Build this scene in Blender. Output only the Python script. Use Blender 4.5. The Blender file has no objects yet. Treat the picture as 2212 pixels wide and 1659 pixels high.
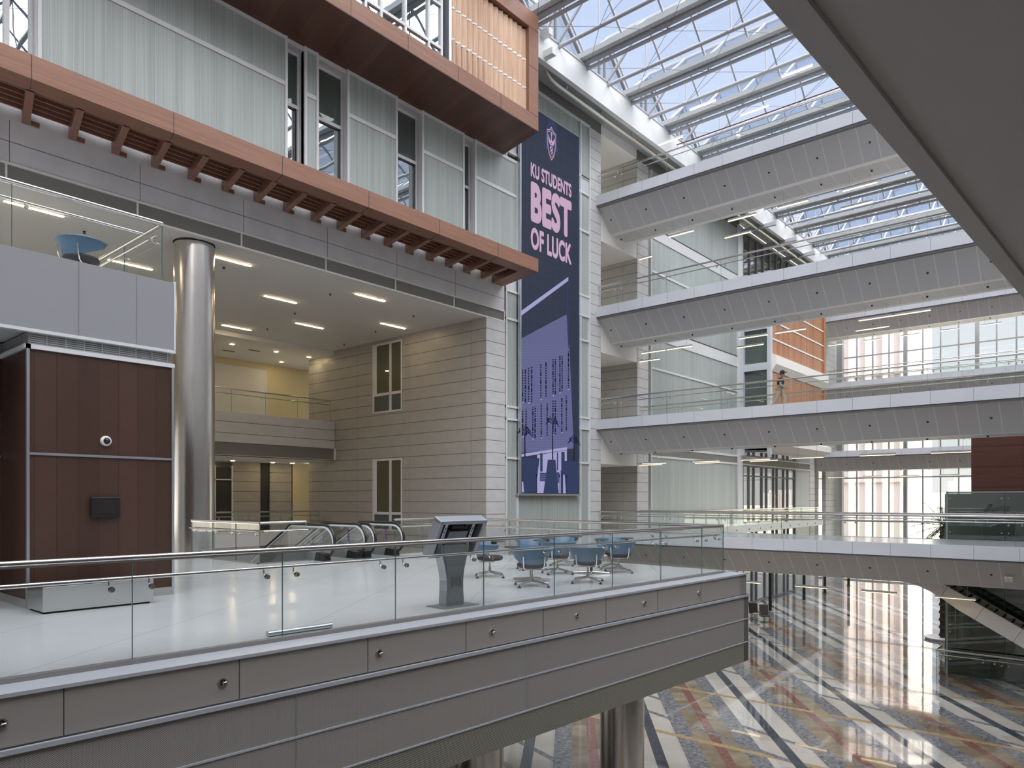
import bpy, bmesh, math, random
from mathutils import Matrix, Vector
random.seed(7)
R = math.radians
S = bpy.context.scene
COL = S.collection

# ------------------------------------------------------------------ camera
cd = bpy.data.cameras.new('camera')
cam = bpy.data.objects.new('camera', cd); COL.objects.link(cam)
cam.location = (0, 0, 1.7)
cam.rotation_euler = (R(90), 0, R(40.78 - 90))
cd.sensor_fit = 'HORIZONTAL'; cd.sensor_width = 36
cd.lens = 36 * 1558 / 2212
cd.shift_y = (1079 - 829.5) / 2212
cd.clip_start = 0.1; cd.clip_end = 2000
S.camera = cam

# ------------------------------------------------------------------ sky, sun, exposure
S.view_settings.view_transform = 'Standard'
S.view_settings.look = 'None'
S.view_settings.gamma = 1.0
S.view_settings.use_curve_mapping = False
S.view_settings.exposure = 0.85
S.cycles.max_bounces = 12
S.cycles.diffuse_bounces = 5
S.cycles.glossy_bounces = 5
S.cycles.transmission_bounces = 6
S.cycles.transparent_max_bounces = 32
S.cycles.caustics_reflective = False
S.cycles.caustics_refractive = False
S.cycles.sample_clamp_indirect = 6.0

w = bpy.data.worlds.new('sky'); S.world = w; w.use_nodes = True
nt = w.node_tree; nt.nodes.clear()
o = nt.nodes.new('ShaderNodeOutputWorld'); b = nt.nodes.new('ShaderNodeBackground')
tc = nt.nodes.new('ShaderNodeTexCoord'); sx = nt.nodes.new('ShaderNodeSeparateXYZ'); cr = nt.nodes.new('ShaderNodeValToRGB')
nt.links.new(tc.outputs['Generated'], sx.inputs[0]); nt.links.new(sx.outputs['Z'], cr.inputs[0])
nt.links.new(cr.outputs[0], b.inputs[0]); nt.links.new(b.outputs[0], o.inputs[0])
e = cr.color_ramp.elements
e[0].position = 0.0; e[0].color = (1.0, 0.99, 0.97, 1)
e[1].position = 0.75; e[1].color = (0.54, 0.66, 0.95, 1)
n = e.new(0.16); n.color = (0.90, 0.95, 1.02, 1)
b.inputs[1].default_value = 0.58

sd = bpy.data.lights.new('sun', 'SUN'); sun = bpy.data.objects.new('sun', sd); COL.objects.link(sun)
sd.energy = 8.5; sd.angle = R(100); sd.color = (1.0, 0.955, 0.90)
sun.rotation_euler = (R(32), R(-14), 0)

# ------------------------------------------------------------------ node helpers and materials
class G:
    def __init__(s, nt): s.nt = nt; s._p = None
    def new(s, t): return s.nt.nodes.new('ShaderNode' + t)
    def put(s, sock, v):
        if isinstance(v, bpy.types.NodeSocket): s.nt.links.new(v, sock)
        else: sock.default_value = v
    def m(s, op, a, b=0.0, c=0.0):
        n = s.new('Math'); n.operation = op
        s.put(n.inputs[0], a); s.put(n.inputs[1], b); s.put(n.inputs[2], c)
        return n.outputs[0]
    def pos(s):
        if not s._p:
            g = s.new('NewGeometry'); x = s.new('SeparateXYZ'); s.nt.links.new(g.outputs['Position'], x.inputs[0])
            s._p = (x.outputs[0], x.outputs[1], x.outputs[2])
        return s._p
    def vec(s, x, y, z):
        n = s.new('CombineXYZ'); s.put(n.inputs[0], x); s.put(n.inputs[1], y); s.put(n.inputs[2], z); return n.outputs[0]
    def sc(s, kx, ky, kz):
        x, y, z = s.pos(); return s.vec(s.m('MULTIPLY', x, kx), s.m('MULTIPLY', y, ky), s.m('MULTIPLY', z, kz))
    def noise(s, v, scale=1.0, detail=3.0, rough=0.5):
        n = s.new('TexNoise'); s.nt.links.new(v, n.inputs['Vector']); n.inputs['Scale'].default_value = scale
        n.inputs['Detail'].default_value = detail; n.inputs['Roughness'].default_value = rough; return n.outputs[0]
    def ramp(s, f, stops):
        n = s.new('ValToRGB'); s.put(n.inputs[0], f); e = n.color_ramp.elements
        while len(e) < len(stops): e.new(0.5)
        for k, (p, c) in zip(e, stops): k.position = p; k.color = (*c, 1) if len(c) == 3 else c
        return n.outputs[0]
    def mix(s, f, a, b):
        n = s.new('Mix'); n.data_type = 'RGBA'; s.put(n.inputs[0], f)
        for k, v in ((6, a), (7, b)): s.put(n.inputs[k], v if isinstance(v, bpy.types.NodeSocket) else (*v, 1))
        return n.outputs[2]
    def line(s, v, period, width, off=0.0):   # 1 on a thin line repeated every period
        f = s.m('FRACT', s.m('DIVIDE', s.m('ADD', v, off + 1000 * period), period))
        return s.m('LESS_THAN', f, width / period)
    def bump(s, h, bsdf, k=0.2, d=0.01):
        n = s.new('Bump'); n.inputs['Strength'].default_value = k; n.inputs['Distance'].default_value = d
        s.put(n.inputs['Height'], h); s.nt.links.new(n.outputs[0], bsdf.inputs['Normal'])

def mat(name, col, rough=0.5, metal=0.0, spec=0.5, emit=None, power=0.0, fn=None):
    m = bpy.data.materials.new(name); m.use_nodes = True
    p = m.node_tree.nodes['Principled BSDF']
    p.inputs['Base Color'].default_value = (*col, 1); p.inputs['Roughness'].default_value = rough
    p.inputs['Metallic'].default_value = metal; p.inputs['Specular IOR Level'].default_value = spec
    if emit: p.inputs['Emission Color'].default_value = (*emit, 1); p.inputs['Emission Strength'].default_value = power
    if fn:
        g = G(m.node_tree); r = fn(g, p)
        if r is not None: m.node_tree.links.new(r, p.inputs['Base Color'])
    return m

def glassmat(name, tint, refl=1.0, base=0.0, rough=0.0):
    m = bpy.data.materials.new(name); m.use_nodes = True; nt = m.node_tree; nt.nodes.clear(); g = G(nt)
    o = g.new('OutputMaterial'); t = g.new('BsdfTransparent'); gl = g.new('BsdfGlossy'); mx = g.new('MixShader'); fr = g.new('Fresnel')
    t.inputs[0].default_value = (*tint, 1); gl.inputs['Roughness'].default_value = rough
    f = g.m('ADD', g.m('MULTIPLY', fr.outputs[0], refl), base)
    nt.links.new(f, mx.inputs[0]); nt.links.new(t.outputs[0], mx.inputs[1]); nt.links.new(gl.outputs[0], mx.inputs[2])
    nt.links.new(mx.outputs[0], o.inputs[0]); return m

def mirrormat(name, col, k, tint=(0.8, 0.86, 0.9), blinds=False):
    m = bpy.data.materials.new(name); m.use_nodes = True; nt = m.node_tree; nt.nodes.clear(); g = G(nt)
    o = g.new('OutputMaterial'); t = g.new('BsdfDiffuse'); gl = g.new('BsdfGlossy'); mx = g.new('MixShader')
    t.inputs[0].default_value = (*col, 1); gl.inputs['Roughness'].default_value = 0.01; gl.inputs[0].default_value = (*tint, 1)
    if blinds:
        x, y, z = g.pos(); nt.links.new(g.mix(g.line(z, 0.05, 0.018), col, tuple(c * 0.45 for c in col)), t.inputs[0])
    else:
        nz = g.noise(g.sc(1.2, 1.2, 0.8), 1.0, 1.0); bp = g.new('Bump'); bp.inputs['Strength'].default_value = 0.06; bp.inputs['Distance'].default_value = 0.05
        nt.links.new(nz, bp.inputs['Height']); nt.links.new(bp.outputs[0], gl.inputs['Normal'])
    mx.inputs[0].default_value = k
    nt.links.new(t.outputs[0], mx.inputs[1]); nt.links.new(gl.outputs[0], mx.inputs[2]); nt.links.new(mx.outputs[0], o.inputs[0]); return m

def f_wood(c1, c2, ax, seams=None):
    def fn(g, p):
        k = {'x': (0.35, 14, 14), 'z': (14, 14, 0.35), 'y': (14, 0.35, 14)}[ax]
        a = g.noise(g.sc(*k), 1.6, 6.0, 0.6); b = g.noise(g.sc(*[v * 5 for v in k]), 1.3, 4.0, 0.7)
        f = g.m('ADD', g.m('MULTIPLY', a, 0.7), g.m('MULTIPLY', b, 0.3))
        p.inputs['Roughness'].default_value = 0.45
        return g.ramp(f, [(0.32, c1), (0.68, c2)])
    return fn
def f_planks(c1, c2, vfun, width):   # boards: a tone per board and a thin dark joint
    def fn(g, p):
        v = vfun(g); wn = g.new('TexWhiteNoise'); wn.noise_dimensions = '1D'
        nt_ = g.nt; nt_.links.new(g.m('FLOOR', g.m('DIVIDE', v, width)), wn.inputs['W'])
        a = g.noise(g.sc(9, 9, 9), 1.0, 4.0)
        f = g.m('ADD', g.m('MULTIPLY', wn.outputs['Value'], 0.6), g.m('MULTIPLY', a, 0.4))
        return g.mix(g.line(v, width, 0.012), g.ramp(f, [(0.1, c1), (0.9, c2)]), tuple(c * 0.72 for c in c1))
    return fn
def f_channel(c1, c2, ax=0):
    def fn(g, p):
        v = g.pos()[ax]
        k = (7, 7, 0.12); a = g.noise(g.sc(*k), 1.0, 3.0, 0.6); bn = g.noise(g.sc(30, 30, 0.2), 1.0, 2.0)
        wn = g.new('TexWhiteNoise'); wn.noise_dimensions = '1D'
        g.nt.links.new(g.m('FLOOR', g.m('DIVIDE', v, 0.262)), wn.inputs['W'])
        f = g.m('ADD', g.m('ADD', g.m('MULTIPLY', a, 0.5), g.m('MULTIPLY', bn, 0.42)), g.m('MULTIPLY', wn.outputs['Value'], 0.08))
        c = g.ramp(f, [(0.3, c1), (0.7, c2)])
        c = g.mix(g.m('MULTIPLY', g.line(v, 0.262, 0.018), 0.5), c, (0.54, 0.58, 0.55))
        return g.mix(g.m('MULTIPLY', g.line(v, 0.262, 0.012, 0.03), 0.6), c, (0.26, 0.30, 0.28))
    return fn
def f_stone(c, zoff=0.0, yj=()):
    def fn(g, p):
        x, y, z = g.pos(); a = g.noise(g.sc(1.2, 1.2, 2.5), 1.5, 5.0, 0.6)
        cc = g.ramp(a, [(0.25, tuple(v * 0.9 for v in c)), (0.75, tuple(min(1, v * 1.08) for v in c))])
        l = g.line(z, 0.5345, 0.022, zoff)
        for q in yj: l = g.m('MAXIMUM', l, g.m('MULTIPLY', g.m('LESS_THAN', g.m('ABSOLUTE', g.m('SUBTRACT', y, q)), 0.008), 0.6))
        return g.mix(l, cc, (0.06, 0.055, 0.05))
    return fn
def f_perf(cx, p_, dot, c, ca=math.cos(R(-2.8)), sa=math.sin(R(-2.8))):
    def fn(g, p):
        x, y, z = g.pos(); u = g.m('ADD', g.m('MULTIPLY', x, ca), g.m('MULTIPLY', y, sa)) if cx else x
        a = g.m('SINE', g.m('MULTIPLY', u, 6.2832 / p_[0])); b = g.m('SINE', g.m('MULTIPLY', z, 6.2832 / p_[1]))
        return g.mix(g.m('GREATER_THAN', g.m('MULTIPLY', a, b), dot), c, (0.025, 0.024, 0.023))
    return fn
def f_mottle(c, k=0.08, sc=2.0):
    def fn(g, p):
        a = g.noise(g.sc(1, 1, 1), sc, 4.0)
        return g.ramp(a, [(0.3, tuple(v * (1 - k) for v in c)), (0.7, tuple(min(1, v * (1 + k)) for v in c))])
    return fn
def f_deck(g, p):
    x, y, z = g.pos(); a = g.noise(g.sc(1, 1, 1), 0.8, 4.0)
    c = g.ramp(a, [(0.3, (0.47, 0.485, 0.50)), (0.7, (0.52, 0.535, 0.55))])
    s = g.m('ADD', g.m('MULTIPLY', x, -0.588), g.m('MULTIPLY', y, 0.809)); t = g.m('ADD', g.m('MULTIPLY', x, 0.809), g.m('MULTIPLY', y, 0.588))
    return g.mix(g.m('MAXIMUM', g.line(s, 1.85, 0.012, 0.15), g.line(t, 9.0, 0.012, 3.0)), c, (0.33, 0.34, 0.35))
def f_marble(g, p):
    x, y, z = g.pos()
    s = g.m('ADD', g.m('MULTIPLY', x, -0.5906), g.m('MULTIPLY', y, 0.807))
    s = g.m('MODULO', g.m('ADD', s, 6.5 + 3.87 * 60 + 1.935), 3.87)          # 0..3.87, black line at 1.935
    d = g.m('ABSOLUTE', g.m('SUBTRACT', s, 1.935))
    a = g.noise(g.sc(1, 1, 1), 1.6, 8.0, 0.65); b = g.noise(g.sc(1, 1, 1), 7.0, 6.0, 0.7)
    wn = g.new('TexWhiteNoise'); wn.noise_dimensions = '2D'
    t = g.m('ADD', g.m('MULTIPLY', x, 0.807), g.m('MULTIPLY', y, 0.5906))
    g.nt.links.new(g.vec(g.m('FLOOR', g.m('DIVIDE', t, 1.1)), g.m('FLOOR', g.m('MULTIPLY', s, 1.6)), 0), wn.inputs['Vector'])
    tone = wn.outputs['Value']
    brown = g.ramp(g.m('ADD', g.m('MULTIPLY', a, 0.7), g.m('MULTIPLY', tone, 0.3)), [(0.3, (0.15, 0.115, 0.075)), (0.55, (0.27, 0.22, 0.15)), (0.75, (0.38, 0.33, 0.25))])
    gray = g.ramp(b, [(0.35, (0.09, 0.095, 0.105)), (0.5, (0.17, 0.175, 0.19)), (0.7, (0.34, 0.34, 0.36))])
    white = g.ramp(g.m('ADD', g.m('MULTIPLY', a, 0.3), g.m('MULTIPLY', tone, 0.7)), [(0.2, (0.42, 0.385, 0.33)), (0.8, (0.53, 0.505, 0.46))])
    black = g.ramp(b, [(0.3, (0.02, 0.025, 0.032)), (0.75, (0.10, 0.12, 0.15))])
    red = g.ramp(b, [(0.3, (0.14, 0.055, 0.045)), (0.75, (0.30, 0.15, 0.125))])
    gold = g.ramp(b, [(0.3, (0.30, 0.20, 0.085)), (0.7, (0.48, 0.36, 0.20))])
    c = g.mix(g.m('GREATER_THAN', d, 1.79), brown, red)
    c = g.mix(g.m('LESS_THAN', d, 1.30), c, gray)
    # cross bands: gold ones run nearly across, grey ones a little turned
    q1 = g.m('ADD', x, g.m('MULTIPLY', y, 0.02)); q2 = g.m('ADD', x, g.m('MULTIPLY', y, -0.30))
    gl = g.m('MULTIPLY', g.line(q1, 5.4, 0.26, 0.6), g.m('LESS_THAN', d, 5.0))
    gy = g.m('MAXIMUM', g.line(q2, 7.4, 0.22, 2.1), g.line(q2, 7.4, 0.22, 3.6))
    c = g.mix(g.m('LESS_THAN', d, 0.76), c, white)
    c = g.mix(gl, c, gold)
    c = g.mix(gy, c, gray)
    c = g.mix(g.m('LESS_THAN', d, 0.16), c, black)
    p.inputs['Coat Weight'].default_value = 0.16; p.inputs['Coat Roughness'].default_value = 0.015; p.inputs['Coat IOR'].default_value = 1.5
    h = g.noise(g.sc(1, 1, 1), 0.5, 2.0); g.bump(h, p, 0.05, 0.05)
    return c

M = {}
M['deck_floor'] = mat('white_terrazzo', (0.6, 0.61, 0.62), 0.16, spec=0.4, fn=f_deck)
M['marble'] = mat('striped_marble', (0.3, 0.25, 0.2), 0.04, spec=0.9, fn=f_marble)
M['kerb'] = mat('white_aluminium', (0.57, 0.585, 0.625), 0.32, fn=f_mottle((0.57, 0.585, 0.625), 0.04, 0.7))
M['soffit'] = mat('grey_soffit', (0.56, 0.55, 0.545), 0.5)
M['ceil_grey'] = mat('grey_ceiling', (0.62, 0.60, 0.59), 0.6)
M['roof_steel'] = mat('roof_steel', (0.40, 0.41, 0.43), 0.4)
M['soffit_trim'] = mat('pale_trim', (0.78, 0.76, 0.73), 0.5)
M['dark'] = mat('dark_gap', (0.03, 0.03, 0.032), 0.6)
M['seam'] = mat('shadow_joint', (0.2, 0.2, 0.21), 0.6)
M['white'] = mat('white_plaster', (0.80, 0.785, 0.755), 0.7)
M['white_steel'] = mat('white_steel', (0.70, 0.71, 0.72), 0.35)
M['grey_steel'] = mat('grey_steel', (0.46, 0.47, 0.48), 0.4)
M['cream'] = mat('cream_plaster', (0.74, 0.64, 0.40), 0.8)
M['channel'] = mat('channel_glass', (0.4, 0.45, 0.42), 0.28, fn=f_channel((0.31, 0.35, 0.335), (0.48, 0.525, 0.505)))
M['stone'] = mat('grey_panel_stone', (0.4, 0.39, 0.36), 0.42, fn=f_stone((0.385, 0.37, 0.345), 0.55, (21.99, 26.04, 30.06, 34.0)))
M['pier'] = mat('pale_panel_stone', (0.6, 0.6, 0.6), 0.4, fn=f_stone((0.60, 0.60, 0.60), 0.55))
M['concrete'] = mat('grey_fascia', (0.66, 0.65, 0.66), 0.36, fn=f_mottle((0.66, 0.65, 0.66), 0.08, 1.4))
M['vent'] = mat('vent_grille', (0.12, 0.115, 0.10), 0.5, fn=lambda g, p: g.mix(g.line(g.pos()[2], 0.024, 0.010), (0.22, 0.21, 0.19), (0.14, 0.135, 0.12)))
M['grille'] = mat('steel_grille', (0.3, 0.3, 0.3), 0.4, fn=lambda g, p: g.mix(g.line(g.pos()[2], 0.032, 0.012), (0.34, 0.34, 0.34), (0.06, 0.06, 0.06)))
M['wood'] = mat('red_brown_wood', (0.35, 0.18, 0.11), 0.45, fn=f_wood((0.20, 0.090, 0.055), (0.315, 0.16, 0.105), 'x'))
M['wood_shaded'] = mat('shaded_wood_boards', (0.2, 0.1, 0.06), 0.45, fn=f_planks((0.075, 0.030, 0.018), (0.135, 0.06, 0.037), lambda g: g.m('ADD', g.pos()[0], g.m('MULTIPLY', g.pos()[1], -0.22)), 0.30))  # darker copy of the wood: underside shade put into the colour
M['louvre'] = mat('louvre_wood', (0.55, 0.36, 0.22), 0.45, fn=f_wood((0.45, 0.25, 0.15), (0.70, 0.48, 0.33), 'z'))
M['farwood'] = mat('louvre_wood_far', (0.4, 0.2, 0.1), 0.45, fn=f_planks((0.30, 0.12, 0.055), (0.50, 0.24, 0.12), lambda g: g.pos()[0], 0.26))
M['core_wood'] = mat('core_wood', (0.1, 0.04, 0.03), 0.42, fn=lambda g, p: g.mix(g.m('GREATER_THAN', g.m('MULTIPLY', g.m('SINE', g.m('MULTIPLY', g.m('ADD', g.pos()[0], g.pos()[1]), 6.2832 / 0.03)), g.m('SINE', g.m('MULTIPLY', g.pos()[2], 6.2832 / 0.03))), 0.55),
    f_planks((0.055, 0.027, 0.017), (0.092, 0.045, 0.029), lambda g: g.m('ADD', g.pos()[0], g.pos()[1]), 0.31)(g, p), (0.025, 0.011, 0.008)))
M['redwood'] = mat('dark_red_wood', (0.2, 0.06, 0.04), 0.45, fn=f_wood((0.065, 0.020, 0.014), (0.125, 0.046, 0.032), 'y'))
M['steel'] = mat('brushed_steel', (0.62, 0.60, 0.57), 0.28, 1.0)
M['rail'] = mat('rail_steel', (0.66, 0.64, 0.61), 0.22, 1.0)
M['chrome'] = mat('chrome', (0.8, 0.8, 0.8), 0.08, 1.0)
M['column'] = mat('stainless_column', (0.62, 0.60, 0.57), 0.24, 1.0, fn=lambda g, p: (g.bump(g.noise(g.sc(1, 1, 0.4), 1.1, 2.0), p, 0.25, 0.06), None)[1])
M['bench'] = mat('stainless_bench', (0.66, 0.66, 0.65), 0.18, 1.0)
M['galv'] = mat('galvanised', (0.58, 0.57, 0.52), 0.35, 0.9)
M['fascia'] = mat('deck_fascia', (0.50, 0.465, 0.44), 0.3, 0.5)
M['ledge'] = mat('pale_ledge', (0.46, 0.48, 0.52), 0.3, 0.2)
M['shoe'] = mat('rail_shoe', (0.26, 0.25, 0.25), 0.4, 0.4)
M['perf'] = mat('perforated_metal', (0.3, 0.3, 0.29), 0.4, 0.3, fn=f_perf(1, (0.021, 0.021), 0.42, (0.44, 0.42, 0.395)))
M['perf_low'] = mat('perforated_metal_low', (0.3, 0.3, 0.25), 0.4, 0.3, fn=f_perf(1, (0.045, 0.024), 0.10, (0.42, 0.42, 0.34)))
M['black'] = mat('black_plastic', (0.012, 0.012, 0.014), 0.4)
M['rubber'] = mat('black_rubber', (0.018, 0.018, 0.02), 0.3)
M['cushion'] = mat('charcoal_cushion', (0.03, 0.026, 0.03), 0.7, fn=f_mottle((0.032, 0.028, 0.032), 0.3, 60))
M['blue'] = mat('blue_plastic', (0.085, 0.165, 0.25), 0.38)
M['brown_seat'] = mat('brown_leather', (0.075, 0.06, 0.05), 0.5)
M['tablegray'] = mat('table_top', (0.42, 0.43, 0.43), 0.3)
M['kiosk'] = mat('kiosk_silver', (0.42, 0.44, 0.47), 0.35, 0.6)
M['kiosk_dark'] = mat('kiosk_grey', (0.22, 0.24, 0.25), 0.4, 0.3)
M['alu'] = mat('aluminium', (0.55, 0.58, 0.62), 0.3, 0.8)
M['glass'] = glassmat('rail_glass', (0.978, 0.990, 0.985), 0.22)
M['edge'] = mat('glass_edge', (0.10, 0.17, 0.15), 0.2)
M['roofglass'] = glassmat('skylight_glass', (0.93, 0.95, 0.98), 0.5)
M['winglass'] = glassmat('window_glass', (0.93, 0.94, 0.93), 0.8)
M['greenglass'] = glassmat('green_glass', (0.42, 0.52, 0.47), 0.9, 0.13)
M['mirror'] = mirrormat('reflecting_glass', (0.03, 0.04, 0.045), 0.62)
M['blind'] = mirrormat('blind_glass', (0.11, 0.135, 0.12), 0.08, blinds=True)
M['oliveglass'] = mirrormat('brown_glass', (0.10, 0.088, 0.045), 0.16)
M['lamp'] = mat('warm_tube', (1, 0.9, 0.7), 0.5, emit=(1.0, 0.77, 0.47), power=25.0)
M['pendant'] = mat('warm_pendant', (1, 0.9, 0.7), 0.5, emit=(1.0, 0.72, 0.36), power=1.7)
M['downlamp'] = mat('warm_spot', (1, 0.9, 0.7), 0.5, emit=(1.0, 0.78, 0.44), power=70.0)
M['screen'] = mat('screen_navy', (0.006, 0.007, 0.01), 0.65, spec=0.12, emit=(0.014, 0.018, 0.031), power=1.0, fn=lambda g, p: g.mix(g.m('MAXIMUM', g.line(g.pos()[0], 0.562, 0.012), g.line(g.pos()[2], 0.555, 0.012)), (0.006, 0.007, 0.01), (0.022, 0.025, 0.034)))
def scr(name, c): return mat(name, tuple(v * 0.06 for v in c), 0.7, spec=0.1, emit=c, power=0.47)
M['s_pink'] = scr('screen_pink', (0.62, 0.42, 0.58)); M['s_lilac'] = scr('screen_lilac', (0.40, 0.39, 0.66)); M['s_blue'] = scr('screen_blue', (0.135, 0.142, 0.285))
M['s_mid'] = scr('screen_mid_blue', (0.16, 0.17, 0.38)); M['s_dark'] = scr('screen_dark', (0.012, 0.016, 0.05)); M['s_deep'] = scr('screen_deep_blue', (0.035, 0.05, 0.12)); M['s_beam'] = scr('screen_beam', (0.04, 0.055, 0.13))
M['skin'] = mat('skin', (0.35, 0.2, 0.14), 0.6); M['navy'] = mat('dark_shirt', (0.02, 0.022, 0.03), 0.8); M['beige'] = mat('beige_trousers', (0.42, 0.33, 0.24), 0.8); M['hair'] = mat('dark_hair', (0.015, 0.012, 0.01), 0.6)
M['trunk'] = mat('palm_trunk', (0.05, 0.035, 0.025), 0.9); M['frond'] = mat('palm_leaf', (0.06, 0.08, 0.035), 0.6)
M['outside_wall'] = mat('pale_building', (0.80, 0.72, 0.70), 0.8, fn=lambda g, p: g.mix(g.line(g.pos()[1], 2.1, 0.7), (0.82, 0.74, 0.72), (0.50, 0.47, 0.50)))
M['sand'] = mat('sandy_ground', (0.72, 0.66, 0.52), 0.9)
M['yellow'] = mat('yellow_paint', (0.7, 0.5, 0.05), 0.5); M['red'] = mat('red_plastic', (0.5, 0.03, 0.03), 0.5); M['stickerblue'] = mat('blue_sticker', (0.03, 0.06, 0.35), 0.5)

# ------------------------------------------------------------------ mesh building
class MB:
    def __init__(s, mx=None): s.v = []; s.f = []; s.M = mx
    def add(s, vs, fs):
        k = len(s.v)
        s.v += [tuple(s.M @ Vector(p)) if s.M else tuple(p) for p in vs]
        s.f += [tuple(k + i for i in f) for f in fs]; return s
    def box(s, x0, x1, y0, y1, z0, z1):
        if x0 > x1: x0, x1 = x1, x0
        if y0 > y1: y0, y1 = y1, y0
        if z0 > z1: z0, z1 = z1, z0
        return s.add([(x0,y0,z0),(x1,y0,z0),(x1,y1,z0),(x0,y1,z0),(x0,y0,z1),(x1,y0,z1),(x1,y1,z1),(x0,y1,z1)],
                     [(0,3,2,1),(4,5,6,7),(0,1,5,4),(1,2,6,5),(2,3,7,6),(3,0,4,7)])
    def prism(s, poly, d0, d1, ax='z'):     # poly extruded along ax; for 'x' poly=(y,z), 'y' poly=(x,z), 'z' poly=(x,y)
        n = len(poly)
        P = {'z': lambda a, b, d: (a, b, d), 'x': lambda a, b, d: (d, a, b), 'y': lambda a, b, d: (a, d, b)}[ax]
        vs = [P(a, b, d0) for a, b in poly] + [P(a, b, d1) for a, b in poly]
        return s.add(vs, [tuple(range(n))[::-1], tuple(range(n, 2 * n))] + [(i, (i + 1) % n, n + (i + 1) % n, n + i) for i in range(n)])
    def tube(s, pts, r, n=8, cap=True):
        pts = [Vector(p) for p in pts]; rings = []; rr = r if isinstance(r, (list, tuple)) else [r] * len(pts)
        up = None
        for i, p in enumerate(pts):
            d = (pts[min(i + 1, len(pts) - 1)] - pts[max(i - 1, 0)]).normalized()
            if up is None: up = d.orthogonal().normalized()
            up = (up - d * up.dot(d)); up = up.normalized() if up.length > 1e-6 else d.orthogonal().normalized()
            q = d.cross(up)
            rings.append([p + (up * math.cos(2 * math.pi * k / n) + q * math.sin(2 * math.pi * k / n)) * rr[i] for k in range(n)])
        vs = [v for g in rings for v in g]; fs = []
        for i in range(len(pts) - 1):
            for k in range(n): fs.append((i*n+k, i*n+(k+1)%n, (i+1)*n+(k+1)%n, (i+1)*n+k))
        if cap: fs += [tuple(range(n))[::-1], tuple(range((len(pts)-1)*n, len(pts)*n))]
        return s.add(vs, fs)
    def lathe(s, prof, c=(0, 0, 0), n=24, a0=0.0, a1=2*math.pi):
        full = abs(a1 - a0 - 2*math.pi) < 1e-6; m = n if full else n + 1; vs = []; fs = []
        for r, z in prof:
            for k in range(m):
                a = a0 + (a1 - a0) * k / n; vs.append((c[0] + r*math.cos(a), c[1] + r*math.sin(a), c[2] + z))
        for i in range(len(prof) - 1):
            for k in range(n):
                k2 = (k + 1) % m; fs.append((i*m+k, i*m+k2, (i+1)*m+k2, (i+1)*m+k))
        return s.add(vs, fs)
    def disc(s, c, r, axis, h, n=20):       # short cylinder along axis vector
        a = Vector(axis).normalized(); c = Vector(c); return s.tube([c, c + a * h], r, n)
    def build(s, name, m, parent=None, smooth=False, bevel=0.0):
        me = bpy.data.meshes.new(name)
        off = Vector((0, 0, 0)); q = parent
        while q is not None: off += q.location; q = q.parent
        me.from_pydata([tuple(Vector(v) - off) for v in s.v], [], s.f)
        bm = bmesh.new(); bm.from_mesh(me); bmesh.ops.recalc_face_normals(bm, faces=bm.faces); bm.to_mesh(me); bm.free()
        me.materials.append(m)
        if smooth:
            for p in me.polygons: p.use_smooth = True
            me.set_sharp_from_angle(angle=R(40))
        ob = bpy.data.objects.new(name, me); COL.objects.link(ob)
        if parent: ob.parent = parent
        if bevel:
            bv = ob.modifiers.new('edge', 'BEVEL'); bv.width = bevel; bv.segments = 2; bv.limit_method = 'ANGLE'
        return ob
def box(name, m, parent, *a, bevel=0.0): return MB().box(*a).build(name, m, parent, bevel=bevel)
def tag(ob, label, cat, group=None):
    ob['label'] = label; ob['category'] = cat
    if group: ob['group'] = group
    return ob
def thing(name, label, cat, loc=(0, 0, 0), group=None):
    ob = bpy.data.objects.new(name, None); ob.empty_display_size = 0.2; COL.objects.link(ob); ob.location = loc
    return tag(ob, label, cat, group)
def struct(ob): ob['kind'] = 'structure'; return ob
def kids(o): return [c for c in bpy.data.objects if c.parent == o]
def copy_tree(o, parent=None):
    c = o.copy(); COL.objects.link(c)
    if parent: c.parent = parent
    for ch in kids(o): copy_tree(ch, c)
    return c
ORD = ['first','second','third','fourth','fifth','sixth','seventh','eighth','ninth','tenth','eleventh','twelfth','thirteenth','fourteenth','fifteenth','sixteenth']
H = 5.82
G0 = -5.84
YF = 21.1       # plane of the main facade
# ------------------------------------------------------------------ ground, floors, big walls
struct(box('floor_ground', M['marble'], None, -12, 72.2, -14, 38, G0 - 0.3, G0))
fl = MB().prism([(-14.2, 8.93), (16.33, 7.36), (16.83, 17.4), (10.0, 17.4), (10.0, 37.5), (-14.2, 37.5)], -0.35, 0.0)
struct(fl.build('floor_deck', M['deck_floor']))
struct(box('floor_walkway', M['deck_floor'], None, -12, 20, -9, -1.2, -0.4, 0.0))
struct(box('wall_behind', M['white'], None, -12.5, 72, -14.3, -14, G0, 21.4))
struct(box('wall_left', M['white'], None, -12.5, -12.2, -14, 38, G0, 21.4))
# building mass behind the facade: roof over it, back wall, recess ceilings
struct(box('ceiling_upper', M['white'], None, -12.2, 72.3, 21.5, 46, 21.4, 21.6))
struct(MB().box(-12.2, 22.75, YF + 0.22, 32.1, 9.56, 9.75).build('ceiling_recess', M['white']))
struct(box('ceiling_recess_low', M['white'], None, -12.2, 24.6, 32.1, 40, 9.36, 9.75))
struct(box('wall_recess_back', M['cream'], None, -12.2, 26, 37.2, 37.5, H, 9.4))
struct(box('wall_recess_panel', M['soffit_trim'], None, 10, 21.85, 37.12, 37.2, H, 9.0))
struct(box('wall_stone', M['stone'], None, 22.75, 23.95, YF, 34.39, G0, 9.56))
struct(box('wall_recess_far', M['white'], None, 22.75, 25, 38.0, 38.3, G0, 3.8))
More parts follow.
